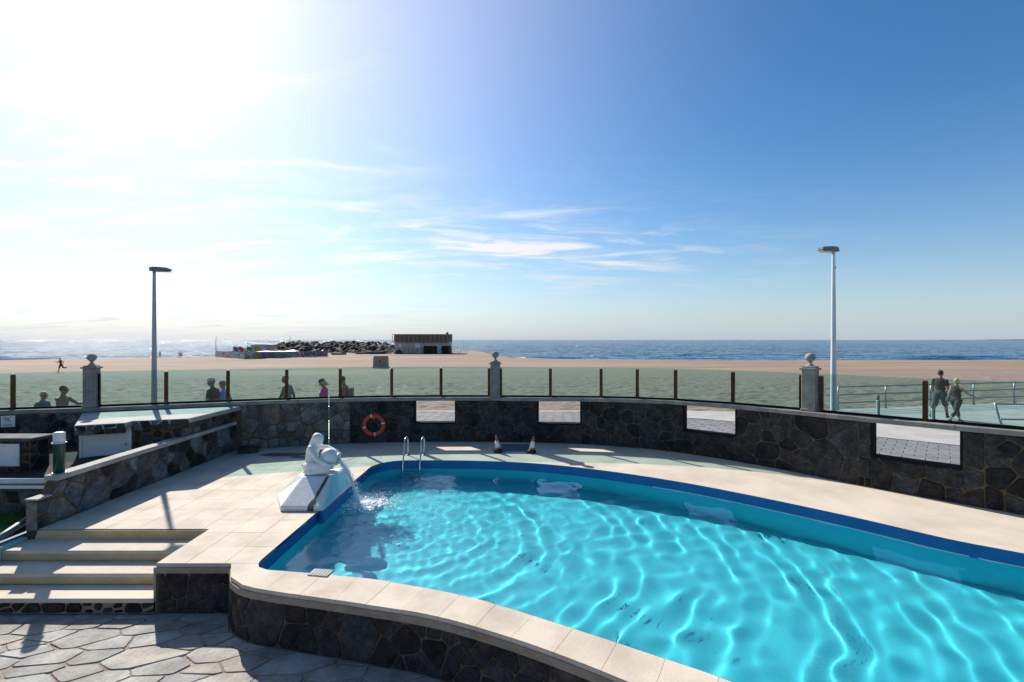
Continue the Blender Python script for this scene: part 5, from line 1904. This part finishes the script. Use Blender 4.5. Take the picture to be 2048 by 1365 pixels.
street_lamp((308.5 - 1024) / F * 13.0, 13.0, 4.83, rad(8), 'grey street lamp standing against the bright sky left of the pool', M['lamp_pole2'])
rl = street_lamp((1667 - 1024) / F * 11.5, 11.5, 5.08, rad(196), 'white street lamp beside the right stone pillar', M['lamp_pole'])
MB().box((-.042, .0, 4.62), (.012, .05, .05), rad(20)).build('sticker', M['stain'], rl)


def railing(pts, label, hs, hgt, lean=0.0):
    t = thing('railing', (pts[0][0], pts[0][1], PROM), label, 'railing')
    o = V((pts[0][0], pts[0][1], PROM))
    PP = [V((p[0], p[1], PROM + .012)) for p in pts]
    d = (PP[-1] - PP[0]).normalized()
    side_ = V((-d.y, d.x, 0))
    def off(z): return side_ * (lean * z) + d * (-.22 * z if lean else 0) + V((0, 0, z))
    for p in PP:
        MB().tube([p + off(0), p + off(hgt * .5) + side_ * .02, p + off(hgt)], [.032, .028, .024], 8).build('post', M['rail'], t, o)
        MB().box(p + V((0, 0, .008)), (.14, .10, .016), math.atan2(d.y, d.x)).build('foot_plate', M['rail'], t, o)
    for z in hs:
        MB().tube([p + off(z) - side_ * .04 for p in PP], .026, 10).build('rail', M['rail'], t, o)
        for p in PP:
            MB().blob(p + off(z) - side_ * .04, (.036, .036, .036), 0, 0, 8, 6).build('rail_clamp', M['rail'], t, o)
    return t


railing([(13.4 + 2.38 * i, 19.86 + .55 * i) for i in range(9)], 'long three rail metal railing along the sand behind the walking couple', (.30, .63, .95), 1.0)
railing([(15.05, 14.75), (17.4, 14.6), (19.8, 14.45)], 'short metal railing in front of the couple at the right edge', (.46, .92), .96, .12)

for px, y, lab in ((1756, 18.0, 'dark bollard between the white lamp and the walking couple'), (1866, 15.8, 'dark bollard right in front of the man in shorts')):
    p = at_px(px, y)
    t = thing('bollard', p, lab, 'bollard', 'dark bollards on the promenade')
    MB().lathe([(.085, 0), (.085, .01), (.058, .02), (.056, .60)], n=18).build('shaft', M['pipe'], t)
    MB().lathe([(.0595, .60), (.0595, .63)], n=18).build('ring', M['steel'], t)
    MB().lathe([(.056, .631), (.056, .80), (.045, .83), (.012, .84)], n=18).build('head', M['pipe'], t)

# ================================================================== FAR ALONG THE BEACH
def gz(x, y): return float(sand_z(np.array(float(x)), np.array(float(y))))


# --- beach building: rendered ground floor, slatted timber upper storey, rubble wall on the right
BY = 162.0
KX = BY / F
def bx(px): return (px - 1024) * KX
BZ = 3 - 28 * KX            # foot of the walls
bd = thing('beach_building', (bx(843), BY, BZ), 'low beach building with slatted timber upper floor and pale ground floor', 'building')
BDO = V((bx(843), BY, BZ))
def zz(py): return 3 - (py - 680) * KX
MB().box((bx(843), BY + 4.5, (zz(685.5) + BZ) / 2 - .4), (bx(897) - bx(789), 9, zz(685.5) - BZ + .8)).build('wall', M['render'], bd, BDO)
up_o = MB().box((bx(843.5), BY + 4.5, zz(677.3)), (bx(898) - bx(789.5), 9.6, zz(669.6) - zz(685))).build('upper_wall', M['wood'], bd, BDO)
r_ = random.Random(5)
slat = None
ns = 64
for i in range(ns):
    x = bx(790) + (bx(897.5) - bx(790)) * (i + .5) / ns
    z0, z1 = zz(685.3), zz(669.5) + r_.uniform(-.06, .16)
    if slat is None:
        slat = MB().box((0, 0, 0), (.235, .06, 1)).build('slat', M['wood'], bd); o = slat
    else:
        o = slat.copy(); col.objects.link(o)
    o.location = V((x, BY - .36 - r_.uniform(0, .03), (z0 + z1) / 2)) - BDO
    o.scale = (1, 1, z1 - z0)
for i in range(13):
    x = bx(792) + (bx(896) - bx(792)) * i / 12
    MB().box((x, BY - .46, zz(677.2)), (.09, .09, zz(670) - zz(684.6))).build('stud', M['render'], bd, BDO)
MB().box((bx(843.5), BY + 4.5, zz(669.2)), (bx(899) - bx(788.5), 9.9, .16)).build('roof', M['wood'], bd, BDO)
for px0, px1 in ((785, 789), (897.5, 901.5)):
    fr = MB()
    for px in (px0, px1):
        fr.box((bx(px), BY - .3, zz(676.8)), (.12, .12, zz(669) - zz(684.6)))
    for py in (669.2, 675.3, 680, 684.4):
        fr.box((bx((px0 + px1) / 2), BY - .3, zz(py)), (bx(px1) - bx(px0) + .12, .10, .12))
    fr.build('balcony_frame', M['wood'], bd, BDO)
for px0, px1, py0, py1, mt in ((798.5, 802.5, 688.5, 695.5, 'white'), (830, 840.5, 687.8, 696.5, 'white'), (874.6, 883, 692.5, 706.8, 'pale_blue')):
    dd = MB().box((bx((px0 + px1) / 2), BY - .05, (zz(py0) + zz(py1)) / 2), (bx(px1) - bx(px0), .12, zz(py0) - zz(py1))).build('door' if mt == 'pale_blue' else 'window_shutter', M[mt], bd, BDO)
for px0, px1 in ((847.5, 874.2), (883.4, 903)):
    b = MB()
    for i in range(12):
        for j in range(5):
            x = bx(px0) + (bx(px1) - bx(px0)) * (i + .5) / 12
            b.blob((x + r_.uniform(-.1, .1) + (.5 * (1 - j / 4) if px1 > 900 and i == 11 else 0), BY - .55 + r_.uniform(-.1, .1) - .2 * (1 - j / 5), BZ + .1 + j * .56), ((bx(px1) - bx(px0)) / 20, .45, .36), i * 7 + j, .5, 7, 5)
    b.build('rubble_wall', M['basalt_wall'], bd, BDO)
MB().box((bx(893), BY + 2, zz(668)), (.08, .08, 1.0)).blob((bx(893), BY + 2, zz(666.6)), (.45, .3, .35), 0, .1).build('aerial', M['dark_metal'], bd, BDO)
fn_ = thing('yard_fence', (bx(812), BY - 3, BZ), 'thin post and mesh fence in front of the beach building', 'fence')
FNO = V((bx(812), BY - 3, BZ))
for i in range(9):
    x = bx(779 + i * 8.4)
    MB().box((x, BY - 3, BZ + 1.0), (.12, .12, 2.3)).build('post', M['wood'], fn_, FNO)
for z in (.25, 1.2, 2.1):
    MB().box((bx(812.5), BY - 3, BZ + z), (bx(846) - bx(779), .05, .07)).build('rail', M['wood'], fn_, FNO)
for i in range(12):
    MB().box((bx(779.6 + i * .55), BY - 3.06, BZ + 1.1), (.07, .03, 2.0)).build('board', M['yellow'], fn_, FNO)
sh = thing('dry_shrub', (bx(806), BY - 6, BZ - .1), 'dark scrubby bush in front of the beach building', 'shrub')
SHB = V((bx(806), BY - 6, BZ - .1))
b = MB()
for i in range(900):
    a, rr = r_.uniform(0, 6.28), r_.random() ** .5
    hh = r_.random()
    p = V((bx(806) + 1.75 * rr * math.cos(a) * (1 - .55 * hh), BY - 6 + 1.2 * rr * math.sin(a) * (1 - .5 * hh), BZ + 2.0 * hh * (1 - .5 * rr)))
    d1, d2 = V((r_.uniform(-1, 1), r_.uniform(-1, 1), r_.uniform(-.3, 1))).normalized() * .22, V((r_.uniform(-1, 1), r_.uniform(-1, 1), r_.uniform(-1, 1))).normalized() * .10
    b.poly([p - d2, p + d2, p + d1])
b.build('foliage', M['shrub'], sh, SHB)
b = MB()
for k in range(6):
    b.tube([(bx(806), BY - 6, BZ - .1), (bx(806) + r_.uniform(-1, 1), BY - 6 + r_.uniform(-.6, .6), BZ + r_.uniform(.8, 1.4))], [.06, .015], 6)
b.build('stem', M['wood'], sh, SHB)
for i, px in enumerate((908.5, 915, 919, 922, 928, 933)):
    x, y = (px - 1024) / F * 168, 168
    t = thing('sand_post', (x, y, gz(x, y)), '%s of the thin wooden stakes right of the beach building' % ('first', 'second', 'third', 'fourth', 'fifth', 'last')[i], 'stake', 'stakes right of the beach building')
    MB().tube([(0, 0, -.1), (.05, 0, .7), (0.02, 0, 1.3)], [.09, .08, .06], 7).build('stake', M['wood'], t)

# --- breakwater of dark boulders: a mass nobody could count
bw = MB()
r_ = random.Random(17)
for i in range(760):
    t = r_.random()
    px = 470 + 330 * t
    y = r_.uniform(176, 214)
    x = (px - 1024) / F * y
    prof_ = min(1, max(.0, (px - 470) / 110)) * (1 if px < 760 else max(.3, 1 - (px - 760) / 60))
    ridge = max(0, 1 - abs(y - 198) / 17)
    z = SEA + .5 + 3.6 * prof_ * ridge ** .7 + r_.uniform(-.3, .45) * prof_
    s = r_.uniform(.55, 1.35)
    bw.blob((x, y, z), (s * r_.uniform(.8, 1.3), s, s * r_.uniform(.6, .9)), i, .55, 7, 5)
mound = []
tag(bw.build('breakwater_rocks', M['rock']), 'long heap of dark boulders forming a breakwater behind the fenced area', 'breakwater', kind='stuff')
sr = MB()
for i in range(90):
    px = r_.choice((r_.gauss(975, 22), r_.gauss(1078, 8), r_.gauss(1458, 16), r_.gauss(1780, 50), r_.gauss(1980, 40)))
    x0 = (px - 1024) / F * 125
    y = float(shore(np.array(x0))) + r_.uniform(-3, 1.5)
    s = r_.uniform(.2, .55)
    sr.blob(((px - 1024) / F * y, y, SEA + r_.uniform(0, .25)), (s * 1.5, s, s * .6), i, .5, 7, 5)
tag(sr.build('shore_rocks', M['rock']), 'scattered dark rocks along the waterline', 'rocks', kind='stuff')

# --- fenced water sports base with printed banners
def print_mat(name, cols, sc_, seed):
    m = bpy.data.materials.new(name)
    n, l, b_ = nodes_of(m)
    b_.inputs['Roughness'].default_value = .6
    g_ = n.new('ShaderNodeNewGeometry')
    mp_ = n.new('ShaderNodeMapping'); mp_.inputs['Scale'].default_value = (sc_, sc_, sc_ * 2.2); mp_.inputs['Location'].default_value = (seed * 3.7, seed, seed * 1.9)
    l.new(g_.outputs['Position'], mp_.inputs[0])
    t = n.new('ShaderNodeTexNoise'); t.inputs['Scale'].default_value = 1; t.inputs['Detail'].default_value = 3
    l.new(mp_.outputs[0], t.inputs['Vector'])
    r = n.new('ShaderNodeValToRGB'); r.color_ramp.interpolation = 'CONSTANT'
    while len(r.color_ramp.elements) < len(cols): r.color_ramp.elements.new(.5)
    for i, c in enumerate(cols):
        r.color_ramp.elements[i].position = 0 if i == 0 else .36 + .30 * i / len(cols)
        r.color_ramp.elements[i].color = (*c, 1)
    l.new(t.outputs['Fac'], r.inputs[0]); l.new(r.outputs[0], b_.inputs['Base Color'])
    return m


W_, BL, RD, GN, YL, NV, GY = (.38, .40, .43), (.07, .16, .30), (.30, .07, .06), (.09, .20, .07), (.36, .28, .08), (.05, .08, .16), (.20, .22, .25)
A_, B2, C_ = V((-80.0, 130.5, 0)), V((-60.3, 109.0, 0)), V((-51.0, 134.0, 0))
segs = [(A_, B2, [('pale banner with faint pattern', (W_, (.40, .48, .46), W_)), ('white banner with red lettering', (W_, RD, W_)), ('grey white banner', (W_, GY, W_)), ('grey blue banner', (GY, W_, BL))]),
        (B2, C_, [('yellow green and red banner', (W_, GN, YL, RD)), ('navy blue banner with red stripe', (BL, NV, RD, BL)), ('blue banner with emblem', (BL, YL, BL)), ('white blue banner with red lettering', (BL, W_, RD)), ('dark photo banner', (NV, GY, (.05, .05, .06), W_)), ('grey brown photo banner', (GY, (.12, .08, .06), GY, RD))])]
bf = thing('banner_fence', (B2.x, B2.y, gz(B2.x, B2.y)), 'low fence of colourful printed banners around a beach sports base', 'fence')
BFO = V((B2.x, B2.y, gz(B2.x, B2.y)))
k_ = 0
for a, c, pans in segs:
    for i, (lab, cols) in enumerate(pans):
        p, q = a.lerp(c, i / len(pans)), a.lerp(c, (i + .985) / len(pans))
        zp, zq = gz(p.x, p.y), gz(q.x, q.y)
        d = (q - p).normalized(); nrm = V((-d.y, d.x, 0)) * .03
        k_ += 1
        b = MB(); hgt = 1.55
        vv = [(p - nrm) + V((0, 0, zp + .05)), (q - nrm) + V((0, 0, zq + .05)), (q + nrm) + V((0, 0, zq + .05)), (p + nrm) + V((0, 0, zp + .05))]
        b.add(vv + [v + V((0, 0, hgt)) for v in vv], [(3, 2, 1, 0), (4, 5, 6, 7), (0, 1, 5, 4), (1, 2, 6, 5), (2, 3, 7, 6), (3, 0, 4, 7)])
        o = b.build('banner_panel', print_mat('banner_print', cols, .45, k_), bf, BFO)
        o['label'] = lab
        MB().tube([p + V((0, 0, zp - .1)), p + V((0, 0, zp + 1.75))], .05, 6).build('post', M['steel'], bf, BFO)
hut = thing('beach_hut', (-69, 134, gz(-69, 134)), 'small pale hut with a sloping flat roof inside the banner fence', 'hut')
HO = V((-69, 134, gz(-69, 134)))
MB().box(HO + V((0, 0, 1.5)), (5.2, 3, 3.4)).build('wall', mk('grey_blue_hut_wall', (.33, .33, .36), (.40, .40, .43), .5, .85), hut, HO)
b = MB(); b.add([HO + V(v) for v in ((-3.4, -2, 3.55), (3.0, -2, 3.15), (3.0, 2, 3.15), (-3.4, 2, 3.55), (-3.4, -2, 3.72), (3.0, -2, 3.32), (3.0, 2, 3.32), (-3.4, 2, 3.72))],
               [(3, 2, 1, 0), (4, 5, 6, 7), (0, 1, 5, 4), (1, 2, 6, 5), (2, 3, 7, 6), (3, 0, 4, 7)])
b.build('roof', mk('pale_hut_roof', (.45, .44, .36), (.52, .50, .42), .5, .85), hut, HO)
MB().box(HO + V((1.1, -1.53, 1.3)), (.9, .08, 2.2)).build('door', M['white'], hut, HO)
for px, cn_, cc in ((466.5, 'blue', BL), (477, 'red', RD), (494, 'green', (.02, .25, .12)), (509.5, 'yellow', YL)):
    y = 127
    x = (px - 1024) / F * y
    z = gz(x, y)
    t = thing('small_flag', (x, y, z), 'small %s flag drooping above the banner fence' % cn_, 'flag', 'coloured flags at the beach base')
    MB().tube([(0, 0, 0), (0, 0, 3.0)], .04, 6).build('staff', M['steel'], t)
    b = MB()
    for i in range(6):
        for j in range(3):
            def fp(i_, j_): return (i_ * .21, .10 * math.sin(i_ * 1.4 + px), 2.95 - j_ * .36 - i_ * .06 + .05 * math.sin(i_ * 2.1))
            b.poly([fp(i, j), fp(i + 1, j), fp(i + 1, j + 1), fp(i, j + 1)], True)
    o = b.build('cloth', cloth(cn_ + '_flag_cloth', cc), t)
    sm = o.modifiers.new('thick', 'SOLIDIFY'); sm.thickness = .02
for px, py, lab in ((432, 672, 'tall thin mast at the left end of the banner fence'), (580, 672, 'tall thin mast behind the middle of the banner fence')):
    y = 131 if px < 500 else 140
    x = (px - 1024) / F * y
    t = thing('flag_mast', (x, y, gz(x, y)), lab, 'mast', 'masts at the beach base')
    hgt = 3 + 8 * y / F - gz(x, y)
    MB().tube([(0, 0, 0), (0, 0, hgt * .75)], .11, 8).build('mast', mk('red_brown_mast', (.16, .07, .06), (.24, .11, .09), 1, .7), t)
    MB().tube([(0, 0, hgt * .75), (0.05, 0, hgt)], [.08, .03], 8).build('tip', M['wood'], t)
y = 124
for px in (530, 555, 581):
    x = (px - 1024) / F * y
    t = thing('sunshade_tent', (x, y, gz(x, y)), {530: 'left low white awning', 555: 'middle low white awning', 581: 'right peaked white awning'}[px] + ' behind the banner fence', 'awning', 'white awnings behind the banners')
    hh = 2.1 if px == 581 else 1.75
    b = MB(); b.add([(-1.9, -1.2, 1.55), (1.9, -1.2, 1.55), (1.9, 1.2, 1.6), (-1.9, 1.2, 1.6), (.8, 0, hh)], [(0, 1, 4), (1, 2, 4), (2, 3, 4), (3, 0, 4), (3, 2, 1, 0)])
    b.build('canopy', M['white'], t)
    for sx in (-1.8, 1.8):
        MB().tube([(sx, -1.1, 0), (sx, -1.1, 1.56)], .04, 6).build('pole', M['steel'], t)


# --- boats drawn up on the sand
def boat(px, y, ln, wd, hgt, rz, hull, inner, label, cabin=False):
    x = (px - 1024) / F * y
    t = thing('rowing_boat' if not cabin else 'motor_boat', (x, y, gz(x, y)), label, 'boat', 'boats drawn up on the beach', rz=rz)
    n_ = 12
    b = MB()
    rows = []
    for i in range(n_ + 1):
        s = -1 + 2 * i / n_
        w_ = wd / 2 * (1 - max(0, s) ** 2.4) * (1 - .25 * max(0, -s) ** 3)
        sheer = hgt * (1 + .45 * max(0, s) ** 2 + .15 * max(0, -s) ** 2)
        xx = s * ln / 2
        rows.append([(xx, -w_, sheer), (xx * .97, -w_ * .75, sheer * .35), (xx * .92, 0, .02), (xx * .97, w_ * .75, sheer * .35), (xx, w_, sheer),
                     (xx * .97, w_ * .82, sheer * .98), (xx * .93, 0, sheer * .45), (xx * .97, -w_ * .82, sheer * .98)])
    for q in rows: b.v += q
    for i in range(n_):
        for k in range(8):
            b.f.append((i * 8 + k, (i + 1) * 8 + k, (i + 1) * 8 + (k + 1) % 8, i * 8 + (k + 1) % 8)); b.s.append(False)
    b.f += [tuple(range(8)), tuple(n_ * 8 + k for k in range(7, -1, -1))]; b.s += [False, False]
    b.build('hull', hull, t)
    for s in (-.45, 0, .4):
        MB().box((s * ln / 2, 0, hgt * .72), (.3, wd * .72, .07)).build('thwart', inner, t)
    if cabin:
        MB().box((-.2, 0, hgt * 1.25), (ln * .38, wd * .6, hgt * .9), 0, .12).build('cabin', M['white'], t)
        MB().tube([(.6, 0, hgt), (.6, 0, hgt * 3.2)], .05, 6).build('mast', M['dark_metal'], t)
    return t


hb_ = mk('dark_blue_hull', (.02, .06, .16), (.03, .09, .22), 1, .5)
boat(755, 158, 6.0, 2.0, .75, rad(8), hb_, M['cone'], 'dark blue rowing boat with red inside nearest the beach building')
boat(725, 158, 4.4, 1.7, .6, rad(12), mk('grey_hull', (.15, .18, .20), (.25, .28, .30), 1, .6), M['white'], 'grey rowing boat left of the dark blue boat')
boat(741, 170, 5.5, 1.9, .7, rad(-6), mk('orange_red_hull', (.35, .08, .04), (.45, .12, .06), 1, .6), M['white'], 'orange red boat behind the grey and dark blue boats')
boat(762, 172, 5.0, 1.9, .8, rad(14), mk('light_blue_hull', (.10, .25, .34), (.15, .32, .42), 1, .6), M['white'], 'light blue boat behind the dark blue boat')
boat(678, 150, 4.6, 1.7, .6, rad(10), mk('teal_hull', (.16, .26, .22), (.24, .33, .28), 1, .6), M['yellow'], 'pale green boat just right of the banner fence')
boat(765, 190, 5.6, 2.2, 1.3, rad(0), M['white'], M['white'], 'white cabin boat left of the beach building', True)

# --- storage box on the sand
x, y = (762 - 1024) / F * 70, 70
bxo = thing('storage_box', (x, y, gz(x, y)), 'large beige storage box standing alone on the sand', 'box')
b = MB(); b.add([(-.95, -.8, .16), (.95, -.8, .16), (.95, .8, .16), (-.95, .8, .16), (-.90, -.72, 1.55), (.90, -.72, 1.55), (.90, .72, 1.55), (-.90, .72, 1.55), (-.80, -.62, 1.75), (.80, -.62, 1.75), (.80, .62, 1.75), (-.80, .62, 1.75)],
               [(3, 2, 1, 0), (8, 9, 10, 11)] + [(k * 4 + i, k * 4 + (i + 1) % 4, k * 4 + 4 + (i + 1) % 4, k * 4 + 4 + i) for k in range(2) for i in range(4)])
b.build('body', M['box'], bxo)
MB().box((0, 0, .08), (2.15, 1.8, .18), 0, .04).build('base_slab', M['boxlight'], bxo)
MB().box((.05, -.78, .95), (.14, .04, .30), 0, .02).build('handle', M['black'], bxo)

# --- sailing boat far out
x, y = (1886 - 1024) / F * 3000, 3000
sbt = thing('sailing_boat', (x, y, SEA), 'tiny white sailing boat far out on the right horizon', 'boat')
b = MB(); b.add([(-5, -1.4, .2), (4, -1.4, .2), (6.5, 0, .2), (4, 1.4, .2), (-5, 1.4, .2), (-5.4, -1.7, 1.8), (4.6, -1.7, 1.8), (8, 0, 2.0), (4.6, 1.7, 1.8), (-5.4, 1.7, 1.8)],
               [(4, 3, 2, 1, 0), (5, 6, 7, 8, 9)] + [(i, (i + 1) % 5, 5 + (i + 1) % 5, 5 + i) for i in range(5)])
b.build('hull', M['white'], sbt)
b = MB(); b.add([(.4, -.05, 2.4), (-4.6, -.05, 2.6), (.4, -.05, 12), (.4, .05, 2.4), (-4.6, .05, 2.6), (.4, .05, 12)], [(0, 1, 2), (5, 4, 3), (0, 3, 4, 1), (1, 4, 5, 2), (2, 5, 3, 0)])
b.build('sail', M['white'], sbt)
MB().tube([(.5, 0, 1.8), (.5, 0, 12.4)], .1, 6).build('mast', M['steel'], sbt)
